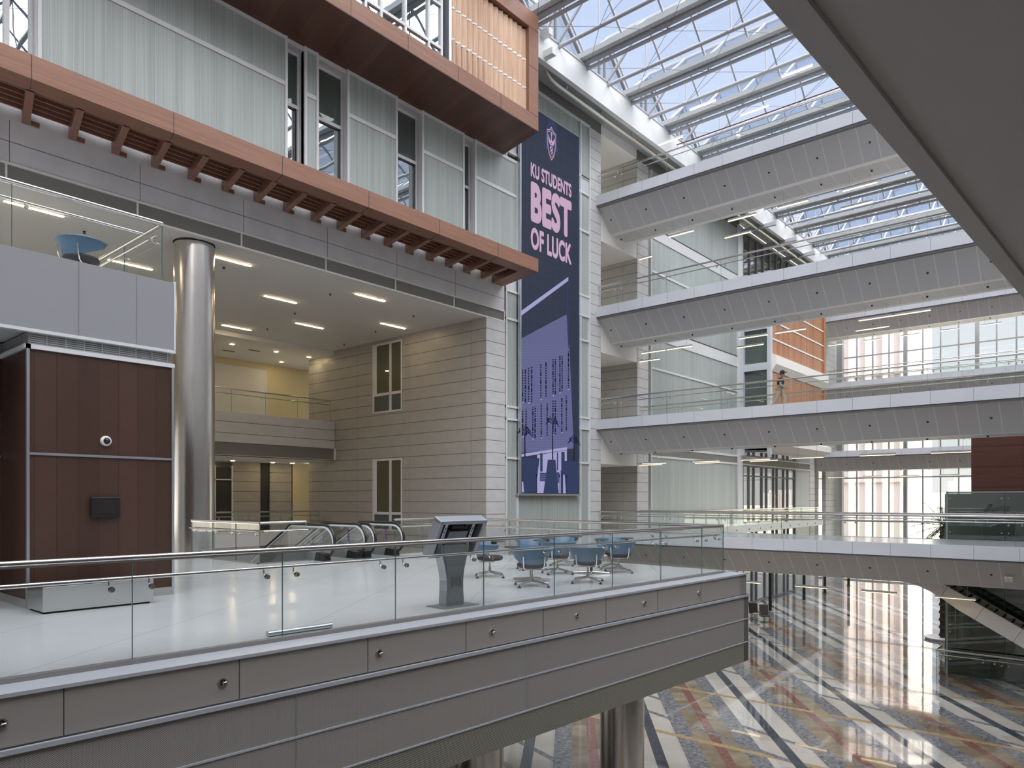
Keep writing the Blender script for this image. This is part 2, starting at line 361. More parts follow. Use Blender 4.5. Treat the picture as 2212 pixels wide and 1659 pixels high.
# lower recess: back walls of the corridor at deck level
wb = struct(box('wall_corridor', M['cream'], None, 22.95, 25.5, 36.4, 36.7, 0, 3.8))
struct(MB().box(19.4, 21.0, 36.4, 36.6, 0, 3.8).box(21.6, 23.0, 36.4, 36.6, 0, 3.8).build('wall_corridor_panels', M['stone']))
struct(box('wall_corridor_back', M['concrete'], None, 5.83, 26, 37.7, 38.0, G0, 3.8))
d1 = struct(box('door_1', M['dark'], None, 18.45, 19.35, 36.42, 36.5, 0, 3.4))
MB().box(18.35, 18.45, 36.35, 36.55, 0, 3.5).box(19.32, 19.4, 36.35, 36.55, 0, 3.5).box(18.35, 19.4, 36.35, 36.55, 2.72, 2.78).build('door_frame', M['white_steel'], d1)
d2 = struct(box('door_2', M['dark'], None, 21.0, 21.6, 36.5, 36.55, 0, 3.8))
struct(box('floor_corridor', M['white'], None, 9.5, 22.75, 33.1, 38, -0.62, 0.0))
# balcony slab of the recess
bl = MB().box(5.83, 22.72, 31.96, 38, 4.38, H - 0.02)
struct(bl.build('floor_recess_balcony', M['pier']))
struct(box('ceiling_corridor', M['white'], None, 5.83, 22.74, 31.9, 38, 3.72, 3.78))
vb = MB().box(5.83, 22.74, 32.0, 32.2, 3.78, 4.38)
struct(vb.build('trim_balcony_vent', M['vent']))
struct(MB().box(5.83, 22.75, 31.9, 32.0, 3.70, 3.76).box(22.69, 22.75, 31.92, 32.0, 3.7, 4.4).build('trim_balcony_edge', M['soffit_trim']))

# ------------------------------------------------------------------ main facade, left part
struct(MB().box(-12.2, 23.95, YF, YF + 0.25, 10.04, 11.75).build('wall_fascia', M['concrete']))
vb = MB().box(-12.2, 23.93, YF + 0.03, YF + 0.2, 9.60, 10.0)
struct(vb.build('trim_fascia_vent', M['vent']))
tr = MB().box(-12.2, 23.95, YF - 0.03, YF + 0.25, 9.54, 9.60).box(-12.2, 23.95, YF - 0.03, YF + 0.2, 10.0, 10.05)
for k in range(10):
    x = 23.93 - 3.1 * k; tr.box(x - 0.02, x + 0.02, YF - 0.02, YF + 0.1, 9.6, 10.0)
struct(tr.build('trim_fascia_lines', M['soffit_trim']))
sj = MB().box(-12.2, 23.95, YF - 0.004, YF, 10.56, 10.58)
for k in range(12):
    x = 20.9 - 3.1 * k; sj.box(x - 0.008, x + 0.008, YF - 0.004, YF, 10.05, 11.1)
struct(sj.build('trim_fascia_joints', M['seam']))
# upper wall: channel glass bays between deep windows, z 11.75 .. 16.9
struct(box('wall_upper', M['white'], None, -12.2, 31.5, YF + 0.6, YF + 0.9, 9.6, 21.45))
cb = [(-12.2, 2.0), (6.03, 13.08), (13.80, 14.27), (15.53, 17.75), (19.06, 21.34), (22.04, 24.74)]
ch = MB()
for a, b_ in cb: ch.box(a, b_, YF - 0.02, YF + 0.12, 11.7, 16.9)
struct(ch.build('wall_channel_glass', M['channel']))
fr = MB()
for a, b_ in cb:
    fr.box(a - 0.04, a + 0.05, YF - 0.07, YF + 0.15, 11.7, 16.93); fr.box(b_ - 0.05, b_ + 0.04, YF - 0.07, YF + 0.15, 11.7, 16.93)
    fr.box(a, b_, YF - 0.055, YF + 0.12, 15.26, 15.40); fr.box(a, b_, YF - 0.055, YF + 0.12, 16.80, 16.93)
struct(fr.build('trim_channel_frames', M['white_steel']))
wins = [(2.0, 5.97, False), (13.08, 13.76, True), (14.27, 15.53, True), (17.75, 19.06, True), (21.34, 22.04, True)]
for i, (a, b_, bl_) in enumerate(wins):
    f = MB()
    y0 = YF + 0.34
    f.box(a, a + 0.05, y0 - 0.05, y0 + 0.05, 11.7, 16.75); f.box(b_ - 0.05, b_, y0 - 0.05, y0 + 0.05, 11.7, 16.75)
    f.box(a, b_, y0 - 0.044, y0 + 0.045, 16.65, 16.75)
    if bl_: f.box(a, b_, y0 - 0.06, y0 + 0.05, 14.86, 14.98)
    else: f.box(5.35, 5.47, y0 - 0.08, y0 + 0.05, 11.7, 16.75)
    wn_ = struct(f.build('window_%d' % (i + 1), M['white_steel']))
    r_ = MB().box(a - 0.02, a, YF - 0.0, y0 + 0.05, 11.7, 16.9).box(b_, b_ + 0.02, YF, y0 + 0.05, 11.7, 16.9).box(a, b_, YF, y0 + 0.05, 16.75, 16.9)
    r_.build('reveal', M['concrete'], wn_)
    if bl_:
        box('blind_pane', M['blind'], wn_, a + 0.05, b_ - 0.05, y0 - 0.01, y0 + 0.01, 14.98, 16.65)
        MB().box(a + 0.05, a + 0.09, y0 - 0.05, y0, 11.7, 14.86).box(b_ - 0.16, b_ - 0.12, y0 - 0.05, y0, 11.7, 14.86).box(a + 0.05, b_ - 0.12, y0 - 0.05, y0, 14.80, 14.86).build('sash', M['black'], wn_)
        box('glass_pane', M['mirror'], wn_, a + 0.05, b_ - 0.12, y0 - 0.01, y0 + 0.01, 11.7, 14.86)
    else:
        box('glass_pane', M['mirror'], wn_, a + 0.05, b_ - 0.05, y0 - 0.01, y0 + 0.01, 11.7, 16.65)
# strip that carries the screen, pier beside it, opening for the bridges
ch = MB(); fr = MB(); sp = MB()
zz = [(G0, -0.6), (0.0, 5.31), (5.82, 11.04), (12.0, 17.22), (17.98, 20.75)]
for a, b_ in zz: ch.box(24.78 if 12 <= a < 17 else 24.0, 30.55, YF + 0.02, YF + 0.18, a, b_)
struct(ch.build('wall_channel_glass_tall', M['channel']))
for a, b_ in [(-0.6, 0.0), (5.31, 5.82), (11.04, 12.0), (17.22, 17.98)]: sp.box(24.0, 30.55, YF + 0.0, YF + 0.18, a, b_)
struct(sp.build('trim_spandrels', M['kerb']))
for x in (24.04, 24.82, 29.7, 30.50):
    fr.box(x - 0.04, x + 0.04, YF - 0.06, YF + 0.1, G0, 11.6 if x < 24.5 else 20.8)
fr.box(24.0, 24.08, YF - 0.06, YF + 0.1, 16.95, 20.8)
for z in (3.55, 5.28, 5.84, 9.75, 11.0, 12.02, 15.28, 17.2, 18.0, 20.75): fr.box(24.0 if z < 11.5 or z > 17 else 24.79, 30.55, YF - 0.05, YF + 0.1, z - 0.05, z + 0.05)
struct(fr.build('trim_tall_frames', M['white_steel']))
struct(box('trim_dark_line', M['dark'], None, 29.75, 30.5, YF - 0.055, YF - 0.04, 17.98, 18.06))
struct(MB().box(30.6, 31.53, YF - 0.02, 24.0, G0, 20.75).build('wall_pier_near', M['pier']))
struct(MB().box(22.75, 23.96, YF - 0.02, YF, G0, 9.54).build('wall_pier_corner', M['pier']))
struct(MB().box(35.19, 36.41, YF - 0.02, 36, G0, 20.75).build('wall_pier_far', M['pier']))
struct(box('wall_dark_gap', M['dark'], None, 36.41, 36.67, YF + 0.3, YF + 0.5, G0, 20.9))
struct(box('wall_lobby_back', M['white'], None, 31.5, 35.2, 35.7, 36, G0, 21.3))
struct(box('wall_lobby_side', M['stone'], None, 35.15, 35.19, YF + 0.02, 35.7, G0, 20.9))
lob = MB(); lobc = MB()
for z in (0, H, 2 * H, 3 * H):
    lob.box(31.53, 35.17, YF, 35.7, z - 2.25, z)
struct(lob.build('floor_lobby_slabs', M['white']))
struct(box('ceiling_lobby_top', M['white'], None, 31.53, 35.17, YF, 35.7, 20.8, 21.4))
# cornice, sloped eave soffit and gutter beam below the skylight
struct(MB().box(-12.2, 31.55, YF - 0.03, YF + 0.3, 20.78, 21.4).box(35.15, 49, YF - 0.03, YF + 0.3, 20.78, 21.4).build('trim_cornice', M['vent']))
struct(MB().prism([(YF + 0.3, 21.40), (YF + 0.3, 21.5), (19.63, 20.95), (19.63, 20.80)], -12.2, 72, 'x').build('ceiling_eave', M['grey_steel']))
struct(MB().box(-12.2, 72, 19.38, 19.62, 20.72, 21.98).build('trim_gutter_beam', M['white_steel']))
struct(MB().box(-12.2, 72, 19.34, 19.45, 21.93, 22.0).build('trim_gutter_edge', M['grey_steel']))

# facade beyond the bridges
ch = MB(); fr = MB(); sp = MB()
for a, b_ in [(G0, -0.55), (-0.1, 4.2), (4.75, H - 0.1), (H, 11.0), (11.7, 16.8), (17.4, 20.75)]: ch.box(36.67, 48.7, YF, YF + 0.2, a, b_)
for a, b_ in [(G0, -0.5), (0, 4.2), (4.75, H)]: ch.box(60, 63.6, YF, YF + 0.2, a, b_)
struct(ch.build('wall_channel_glass_far', M['channel']))
for a, b_ in [(11.0, 11.7), (16.8, 17.4)]: sp.box(36.67, 48.7, YF - 0.05, YF + 0.2, a, b_)
struct(sp.build('trim_spandrels_far', M['white_steel']))
struct(MB().box(36.67, 48.7, YF - 0.02, YF + 0.2, 4.2, 4.75).box(49.4, 63.6, YF - 0.02, YF + 0.2, 4.2, 4.75).build('trim_far_vent', M['vent']))
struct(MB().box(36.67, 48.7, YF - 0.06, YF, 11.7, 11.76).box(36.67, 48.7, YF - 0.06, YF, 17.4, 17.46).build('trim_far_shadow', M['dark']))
for z in (4.2, 4.75, 9.3, 14.9): fr.box(36.67, 48.7, YF - 0.052, YF + 0.09, z - 0.06, z + 0.06)
fr.box(36.66, 36.76, YF - 0.06, YF + 0.1, G0, 20.7).box(48.6, 49.4, YF - 0.1, YF + 0.3, G0, 21)
fr.box(60, 60.1, YF - 0.05, YF + 0.1, G0, H).box(49.4, 63.6, YF - 0.06, YF + 0.1, 4.15, 4.25).box(49.4, 63.6, YF - 0.06, YF + 0.1, 4.7, 4.8)
struct(fr.build('trim_far_frames', M['white_steel']))
struct(MB().box(63.6, 64.8, YF - 0.02, 21.5, G0, 21).box(67.8, 70.6, YF - 0.02, YF + 0.3, G0, 21).build('wall_far_piers', M['pier']))
struct(box('wall_far_lobby', M['stone'], None, 64.8, 67.8, 21.7, 21.9, G0, 21))
struct(box('wall_far_above', M['white'], None, 60, 72, YF + 0.02, YF + 0.3, H, 21))
# gallery at deck level along the far facade
gal = thing('gallery', 'pale slab gallery with bolt heads running along the far ribbed glass wall', 'gallery', (36.7, 19.6, 0))
MB().prism([(36.6, 19.0), (64.6, 20.3), (64.6, YF), (36.6, YF)], -0.5, 0.0).build('slab', M['soffit_trim'], gal)
bb = MB()
for k in range(12):
    x = 38 + k * 2.2; y = 19.0 + (x - 36.6) * 1.3 / 28; bb.disc((x, y, -0.28), 0.045, (0, -1, 0), 0.03, 8)
bb.build('bolt_heads', M['dark'], gal)
MB().tube([(37, 19.08, 1.06), (64.5, 20.35, 1.06)], 0.028, 6).tube([(37, 19.1, 0.86), (64.5, 20.37, 0.86)], 0.02, 6).build('handrail', M['rail'], gal)
MB().add([(37, 19.1, 0), (64.5, 20.37, 0), (64.5, 20.37, 1.03), (37, 19.1, 1.03), (37, 19.112, 0), (64.5, 20.382, 0), (64.5, 20.382, 1.03), (37, 19.112, 1.03)], [(0,1,2,3),(7,6,5,4),(0,3,7,4),(1,2,6,5),(3,2,6,7),(0,1,5,4)]).build('glass_panel', M['glass'], gal)
# curtain wall under the far wooden bay
def curtain(name, z0, z1, xs, trans):
    f = MB()
    for x in xs: f.box(x - 0.05, x + 0.05, YF - 0.1, YF + 0.06, z0, z1)
    for z in trans: f.box(xs[0], xs[-1], YF - 0.08, YF + 0.05, z - 0.05, z + 0.05)
    f = struct(f.build(name, M['seam'])); box('glass_pane', M['winglass'], f, xs[0], xs[-1], YF - 0.01, YF + 0.01, z0, z1); return f
curtain('window_6', 0.0, 4.15, [49.5, 50.6, 51.5, 53.0, 53.9, 55.3, 56.0, 57.4, 58.3, 59.9], [0.05, 0.9, 3.4, 4.1])
curtain('window_7', G0, -0.5, [49.5, 51.2, 52.0, 53.6, 55.2, 56.0, 57.6, 58.4, 59.9], [G0 + 0.1, -3.2, -0.6])
curtain('window_8', 4.8, H, [49.5, 50.6, 51.5, 53.0, 53.9, 55.3, 56.0, 57.4, 58.3, 59.9], [4.85, 5.3])
ct = curtain('window_12', 17.45, 20.75, [49.5 + 1.25 * k for k in range(18)], [17.5, 20.7])
struct(box('wall_upper_far', M['concrete'], None, 49.4, 72, YF + 1.5, YF + 1.7, 17.4, 21.4))
for k in range(6):
    struct(MB().box(45.3 + 3.93 * k, 45.5 + 3.93 * k, 18.6, YF, 20.55, 20.8).build('trim_eave_beam', M['roof_steel']))
# window bays low down in the stone wall of the recess
for i, (z0, z1, zs) in enumerate([(6.0, 9.40, 6.90), (0.2, 3.7, 1.05)]):
    y0, y1 = 26.6, 28.72; x = 22.75
    ws = struct(MB().box(x - 0.03, x + 0.02, y0 - 0.03, y0 + 0.05, z0, z1).box(x - 0.03, x + 0.02, y1 - 0.05, y1 + 0.08, z0, z1).box(x - 0.027, x + 0.018, y0, y1, z0 - 0.03, z0 + 0.05).box(x - 0.027, x + 0.018, y0, y1, z1 - 0.1, z1)
                .box(x - 0.024, x + 0.016, 27.34, 27.52, z0, z1).box(x - 0.04, x + 0.02, y0, y1, zs - 0.09, zs + 0.04).build('window_%d' % (9 + i), M['concrete']))
    MB().box(x - 0.012, x, y0, 27.34, zs + 0.04, z1 - 0.1).box(x - 0.012, x, 27.52, y1 - 0.2, zs + 0.04, z1 - 0.1).build('glass_pane', M['oliveglass'], ws)
    MB().box(x - 0.012, x, y0, 27.34, z0, zs - 0.09).box(x - 0.012, x, 27.52, y1, z0, zs - 0.09).build('louvre_pane', M['blind'], ws)
    MB().box(x - 0.02, x - 0.002, y1 - 0.24, y1 - 0.05, zs + 0.04, z1 - 0.1).build('side_panel', M['white_steel'], ws)

# ------------------------------------------------------------------ far end: window wall and the outside
fm = MB()
for k in range(24):
    y = 20.95 - 1.363 * k
    t = 0.14 if k % 4 == 0 else 0.05
    fm.box(71.9 if k % 4 else 71.7, 72.1, y - t, y + t, G0, 21.2)
fm.box(71.0, 71.6, 20.62, 21.26, G0, 21.2)
for z in (G0 + 0.05, -0.3, 3.7, 9.3, 15.0, 17.0, 20.9): fm.box(71.95, 72.08, -12, 24, z - 0.06, z + 0.06)
we = struct(fm.build('window_11', M['grey_steel']))
box('glass_pane', M['winglass'], we, 72.0, 72.03, -14, 24, G0, 21.2)
struct(box('wall_far_head', M['white'], None, 71.8, 72.3, -14, 24, 21.1, 22.3))
struct(box('floor_outside', M['sand'], None, 72.3, 900, -500, 600, G0 - 0.5, G0 - 0.02))
struct(box('floor_outside_side', M['sand'], None, -200, 72.3, 46, 600, G0 - 0.5, G0 - 0.02))
ob = thing('outside_building', 'pale pinkish building with tall fins outside the far windows', 'building', (104, 25, G0))
box('wall', M['outside_wall'], ob, 104, 118, 22, 31.5, G0, 34)
MB().box(103.6, 104, 22, 31.5, 4, 4.6).box(103.6, 104, 22, 31.5, 11, 11.6).box(103.6, 104, 22, 31.5, 18, 18.6).build('floor_band', M['outside_wall'], ob)
for k in range(5):
    box('fin', M['outside_wall'], ob, 102.8, 104, 22.2 + k * 2.1, 22.7 + k * 2.1, G0, 30)
for i, (x, y, sx_, sy_, h) in enumerate([(420, 60, 20, 30, 9), (460, 20, 30, 16, 13), (500, 95, 26, 30, 11), (560, 45, 30, 50, 20), (480, 150, 40, 40, 12)]):
    tag(MB().box(x, x + sx_, y, y + sy_, G0, G0 + h).box(x + 3, x + sx_ - 3, y + 3, y + sy_ - 3, G0 + h, G0 + h + 2).build('distant_building', M['outside_wall']), 'hazy low town building far outside the end windows', 'building', 'hazy buildings on the horizon')
# dark red core on the right and the wood wall above the green glass
cw = thing('elevator_core', 'block clad in dark red wood boards behind the green glass screen', 'elevator core', (52, 3, G0))
box('cladding', M['redwood'], cw, 48, 56, -4, 7.0, G0, H)
jj = MB()
for k in range(9): jj.box(47.99, 48.0, -4, 7, -4.5 + k * 1.15, -4.488 + k * 1.15)
jj.box(47.99, 48, 4.55, 4.57, G0, H).build('board_joints', M['dark'], cw)
# slab of the floor above the photographer
struct(MB().prism([(-12, 2.235), (26, 0.365), (26, -12), (-12, -12)], 4.335, 5.8).build('ceiling_above', M['ceil_grey']))
struct(MB().prism([(-12, 2.235), (26, 0.365), (26, 0.20), (-12, 2.07)], 4.3, 4.5).build('trim_edge_beam', M['ceil_grey']))
SK = 0.2246      # the timber elements are skewed: x grows with depth by this much
# ------------------------------------------------------------------ pergola
pg = thing('pergola', 'reddish brown timber canopy with open slatted underside above the recess', 'canopy', (8, 18.65, 11.1))
b = MB()
b.prism([(-9, 18.65), (23.29, 18.65), (23.29 + SK * .6, 19.25), (-9, 19.25)], 11.1, 11.64); b.build('front_beam', M['wood'], pg)
xb = 23.29 + SK * 2.43
MB().prism([(22.69, 19.25), (23.41, 19.25), (xb - 0.01, 21.07), (xb - 0.73, 21.07)], 11.1, 11.62).build('end_beam', M['wood'], pg)
for k in range(27):
    x0 = 5.32 + 1.043 * (k - 10)
    if x0 > 22.3: break
    MB().prism([(x0 - 0.09, 19.2), (x0 + 0.09, 19.2), (x0 + 0.09 + SK * 1.8, 21.02), (x0 - 0.09 + SK * 1.8, 21.02)], 11.1, 11.55).build('rafter', M['wood'], pg)
    if k < 26: MB().prism([(x0 + 0.12 + SK * 1.75, 20.97), (x0 + 0.3 + SK * 1.75, 20.97), (x0 + 0.3 + SK * 1.75, 21.02), (x0 + 0.12 + SK * 1.75, 21.02)], 11.1, 11.22).build('bracket', M['wood'], pg)
sl = MB()
for k in range(6):
    y = 19.42 + 0.26 * k; sl.box(-9, 22.6 + SK * (y - 18.65), y, y + 0.045, 11.30, 11.5)
sl.build('slats', M['wood'], pg)
MB().prism([(-9, 19.1), (22.7, 19.1), (22.7 + SK * 1.8, 20.9), (-9, 20.9)], 11.56, 11.6).build('cover_board', M['wood_shaded'], pg)
sm = MB()
for x in (-1.04, 2.08, 5.19, 8.34, 11.46, 14.57, 17.68, 20.8): sm.box(x - 0.006, x + 0.006, 18.644, 18.655, 11.1, 11.64).prism([(x - 0.006, 18.65), (x + 0.006, 18.65), (x + 0.006 + SK * .6, 19.25), (x - 0.006 + SK * .6, 19.25)], 11.094, 11.1)
sm.build('board_joints', M['dark'], pg)

# ------------------------------------------------------------------ wooden bay box above
bx = thing('wooden_bay', 'projecting wood-framed bay with windows and timber louvres near the screen', 'bay window', (10, 18.65, 16.9))
dep = 2.45
MB().prism([(-9, 18.65), (23.29, 18.65), (23.29 + SK * dep, 18.65 + dep), (-9, 18.65 + dep)], 16.9, 16.94).build('soffit_boards', M['wood_shaded'], bx)
MB().prism([(-9, 18.65), (23.29, 18.65), (23.29 + SK * .5, 19.15), (-9, 19.15)], 16.94, 17.5).build('bottom_beam', M['wood'], bx)
MB().prism([(-9, 18.65), (23.29, 18.65), (23.29 + SK * .5, 19.15), (-9, 19.15)], 20.98, 21.66).build('top_beam', M['wood'], bx)
MB().prism([(22.68, 18.65), (23.29, 18.65), (23.29 + SK * .5, 19.15), (22.68, 19.15)], 17.5, 20.98).build('corner_post', M['wood'], bx)
MB().prism([(22.9 + SK * .5, 19.15), (23.29 + SK * .5, 19.15), (23.29 + SK * dep, 18.65 + dep), (22.9 + SK * dep, 18.65 + dep)], 16.94, 21.66).build('side_wall', M['wood'], bx)
MB().prism([(-9, 18.95), (23.0, 18.95), (23.3, 20.6), (-9, 20.6)], 21.3, 21.6).build('roof_board', M['wood'], bx)
sm = MB()
for x in (11.52, 13.87, 16.23, 18.63, 20.96): sm.box(x - 0.006, x + 0.006, 18.644, 18.655, 16.9, 17.5)
for z in (17.5, 19.4, 20.98): sm.box(22.68, 23.29, 18.645, 18.651, z - 0.006, z + 0.006)
sm.build('board_joints', M['dark'], bx)
wf = MB(); yw = 18.95
for x in (12.2, 12.9, 13.9, 14.63, 15.27, 16.32, 17.40, 18.02): wf.box(x - 0.045, x + 0.045, yw - 0.08, yw + 0.05, 17.5, 20.98)
for z in (17.95, 19.5, 20.6): wf.box(-9, 18.0, yw - 0.07, yw + 0.04, z - 0.05, z + 0.05)
wf = wf.build('window_frame', M['white_steel'], bx)
box('window_pane', M['mirror'], wf, -9, 18.0, yw, yw + 0.02, 17.5, 20.98)
MB().box(18.26, 18.38, 18.75, 19.3, 17.5, 20.98).build('jamb', M['alu'], bx)
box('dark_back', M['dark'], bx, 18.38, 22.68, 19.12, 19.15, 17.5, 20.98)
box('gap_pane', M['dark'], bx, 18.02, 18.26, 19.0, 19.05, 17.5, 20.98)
rows = [(17.5, 18.48), (18.55, 19.62), (19.69, 20.9)]
nl = 15
for ri, (z0, z1) in enumerate(rows):
    for k in range(nl):
        x = 18.50 + (22.55 - 18.5) * k / (nl - 1); turn, hw = (-24, 0.165) if not (ri == 0 and k < 7) else (-52, 0.15)
        if ri == 2: turn = -30 + k
        m_ = Matrix.Translation((x, 18.88, 0)) @ Matrix.Rotation(R(turn), 4, 'Z')
        MB(m_).box(-hw, hw, -0.018, 0.018, z0, z1).build('louvre', M['louvre'], bx)
for z in (18.515, 19.655):
    cb_ = MB()
    for k in range(nl):
        x = 18.50 + (22.55 - 18.5) * k / (nl - 1)
        m_ = Matrix.Translation((x, 18.88, 0)) @ Matrix.Rotation(R(-24), 4, 'Z')
        cb_.M = m_; cb_.box(-0.17, 0.14, -0.03, 0.03, z - 0.035, z + 0.035)
    cb_.M = None; cb_.box(18.4, 22.66, 18.93, 18.99, z - 0.025, z + 0.025)
    cb_.build('louvre_rail', M['white_steel'], bx)

# ------------------------------------------------------------------ far wooden bay
fb = thing('far_wooden_bay', 'distant projecting bay of vertical wood louvres beyond the footbridges', 'bay window', (54, 19, 5))
box('core', M['dark'], fb, 49.4, 60.2, 19.2, YF, 6.0, 17.4)
for z0, z1 in [(6.0, 8.2), (8.3, 10.5), (11.72, 12.75), (12.85, 13.95), (14.05, 15.1), (15.2, 16.8)]:
    box('louvre_panel', M['farwood'], fb, 49.45, 60.1, 18.9, 19.15, z0, z1)
rl = MB()
for z in (8.25, 12.8, 14.0, 15.15):
    rl.box(49.45, 60.1, 18.86, 19.1, z - 0.05, z + 0.05)
rl.build('louvre_rails', M['white'], fb)
MB().prism([(18.55, 11.62), (18.8, 11.72), (19.2, 11.72), (19.2, 10.5), (18.85, 10.55), (18.55, 11.0)], 49.2, 60.4, 'x').build('floor_band', M['white'], fb)
MB().prism([(18.55, 17.3), (18.8, 17.4), (19.2, 17.4), (19.2, 16.8), (18.85, 16.85), (18.55, 17.0)], 49.2, 60.4, 'x').build('floor_band', M['white'], fb)
MB().prism([(18.4, 5.85), (18.8, 6.0), (YF, 6.0), (YF, 5.2), (19.2, 5.1), (18.4, 5.45)], 49.2, 60.6, 'x').build('floor_band', M['white'], fb)
MB().box(60.1, 60.45, 18.8, YF, 5.9, 17.4).build('end_board', M['farwood'], fb)
sw = MB().box(48.95, 49.3, 18.85, 19.1, 4.8, 17.4).box(48.95, 49.3, 20.75, YF, 4.8, 17.4)
for z in (5.9, 10.9, 13.55, 16.9): sw.box(48.97, 49.28, 19.05, YF - 0.02, z - 0.25 if z in (5.9, 10.9, 16.9) else z - 0.08, z + 0.25 if z in (5.9, 10.9, 16.9) else z + 0.08)
sw = sw.build('side_window_frame', M['kerb'], fb)
box('side_window_pane', M['blind'], sw, 49.2, 49.22, 19, YF, 5, 17.3)
MB().box(49.0, 49.3, 19.0, 19.12, 5, 17.3).build('black_edge', M['dark'], fb)

# ------------------------------------------------------------------ big digital screen
ys = 20.9
sc_ = thing('digital_screen', 'tall dark blue digital banner screen wishing students luck on the facade', 'screen', (27.1, ys, 1.95))
box('display', M['screen'], sc_, 24.86, 29.34, ys, ys + 0.06, 1.97, 19.7)
MB().box(24.78, 24.86, ys - 0.02, YF, 1.9, 19.75).box(24.7, 29.4, ys - 0.03, YF, 1.88, 1.97).box(29.34, 29.36, ys - 0.01, YF, 1.9, 19.72).box(24.8, 29.36, ys - 0.01, YF, 19.7, 19.74).build('frame', M['alu'], sc_)
box('backing', M['dark'], sc_, 24.9, 29.3, ys + 0.06, YF, 2, 19.65)
def art(name, m, polys, lvl, parent=sc_):
    y1 = ys - 0.004 - 0.003 * lvl; g = MB()
    for p in polys: g.prism(p, y1, y1 + 0.002, 'y')
    return g.build(name, m, parent)
def rect(x0, x1, z0, z1): return [(x0, z0), (x1, z0), (x1, z1), (x0, z1)]
def text(body, m, x0, x1, z0, z1, parent, fat=0.040):
    cu = bpy.data.curves.new('t', 'FONT'); cu.body = body; cu.size = 1; cu.offset = 0.0; cu.extrude = 0; cu.space_character = 1.0 + 1.0 * fat
    t = bpy.data.objects.new('t', cu); COL.objects.link(t)
    dg = bpy.context.evaluated_depsgraph_get(); me = bpy.data.meshes.new_from_object(t.evaluated_get(dg))
    bpy.data.objects.remove(t); bpy.data.curves.remove(cu)
    xs = [v.co.x for v in me.vertices]; zs = [v.co.y for v in me.vertices]
    w0, h0 = max(xs) - min(xs) + 2 * fat, max(zs) - min(zs) + 2 * fat
    kx = (x1 - x0) / w0; kz = (z1 - z0) / h0; g = MB(); n0 = len(me.vertices)
    # heavier strokes: the same outline laid down again all round its edge
    for q in range(13):
        dx, dz = (0, 0) if q == 12 else (fat * math.cos(R(30 * q)), fat * math.sin(R(30 * q)))
        k = len(g.v); y_ = ys - 0.02 - 0.0004 * q
        g.v += [(x0 + (v.co.x - min(xs) + fat + dx) * kx, y_, z0 + (v.co.y - min(zs) + fat + dz) * kz) for v in me.vertices]; g.f += [tuple(k + i for i in p.vertices) for p in me.polygons]
    return g.build('lettering', m, parent)
text('KU STUDENTS', M['s_pink'], 25.52, 28.66, 16.47, 17.14, sc_)
text('BEST', M['s_pink'], 25.52, 28.68, 14.42, 16.3, sc_, 0.052)
text('OF LUCK', M['s_pink'], 25.52, 28.66, 13.18, 14.2, sc_)
# crest: beam of light, double-lined shield, wings and torch
cx, cz = 27.08, 18.6
art('crest_glow', M['s_beam'], [[(26.83, 19.65), (27.38, 19.65), (27.66, 18.15), (26.5, 18.15)]], 0)
def shield(k):
    r = [(0, .76), (.10, .62), (.22, .54), (.36, .52), (.34, .30), (.35, .05), (.31, -.25), (.22, -.55), (.10, -.75), (0, -.85)]
    r = [(a * k, c * k) for a, c in r]; return r + [(-a, c) for a, c in r[-2:0:-1]]
def ring(name, m, k0, k1, lvl):
    a, b_ = shield(k0), shield(k1); n = len(a); y = ys - 0.004 - 0.003 * lvl; g = MB()
    g.v = [(cx + p, y, cz + q) for p, q in a] + [(cx + p, y, cz + q) for p, q in b_]; g.f = [(i, (i + 1) % n, n + (i + 1) % n, n + i) for i in range(n)]
    return g.build(name, m, sc_)
ring('crest_outline', M['s_pink'], 1.0, 0.92, 2); ring('crest_outline', M['s_pink'], 0.84, 0.80, 2)
g = MB()
def stroke(pts, wd=0.022):
    for (a, b_), (c, d_) in zip(pts, pts[1:]):
        L = math.hypot(c - a, d_ - b_); nx, nz = -(d_ - b_) / L * wd, (c - a) / L * wd
        g.prism([(cx + a + nx, cz + b_ + nz), (cx + c + nx, cz + d_ + nz), (cx + c - nx, cz + d_ - nz), (cx + a - nx, cz + b_ - nz)], ys - 0.012, ys - 0.010, 'y')
for sg in (-1, 1):
    stroke([(sg * .24, .28), (sg * .2, .0), (sg * .08, -.12), (0, -.1)]); stroke([(sg * .19, .2), (sg * .15, .02), (sg * .06, -.05)]); stroke([(sg * .14, .12), (sg * .1, .0), (0, .1)])
    stroke([(sg * .05, -.18), (sg * .1, -.3), (sg * .02, -.34), (sg * .08, -.48)])
stroke([(0, .5), (.04, .4), (0, .3), (-.04, .4), (0, .5)]); stroke([(0, .3), (0, .08), (.07, -.08), (-.07, -.08), (0, .08)]); stroke([(0, -.18), (-.06, -.3), (.05, -.42), (0, -.56)])
g.build('crest_figure', M['s_pink'], sc_)
# the pictured building
art('picture_building', M['s_blue'], [[(24.87, 3.8), (28.88, 4.25), (28.52, 9.17), (28.28, 10.70), (24.87, 8.95)]], 0)
st = []
for k in range(52):
    z = 4.2 + 0.125 * k; dz = 0.26 * (z - 4.0) / 5
    xr = 28.86 - (z - 4.3) * 0.072
    if z < 9.3: st.append([(24.88, z * 0.93 + 0.1), (xr, z), (xr, z + 0.02), (24.88, z * 0.93 + 0.12)])
art('picture_slats', M['s_mid'], st, 1)
art('picture_roof_frame', M['s_lilac'], [[(24.87, 9.98), (28.42, 12.36), (28.43, 12.56), (24.87, 10.2)]], 1)
art('picture_edge', M['s_deep'], [[(28.27, 12.25), (28.4, 12.4), (28.5, 9.2), (28.42, 9.0), (28.3, 10.7)], [(28.62, 9.9), (28.68, 9.9), (28.8, 6.5), (28.74, 6.5)]], 1)
wl = []; ws = []
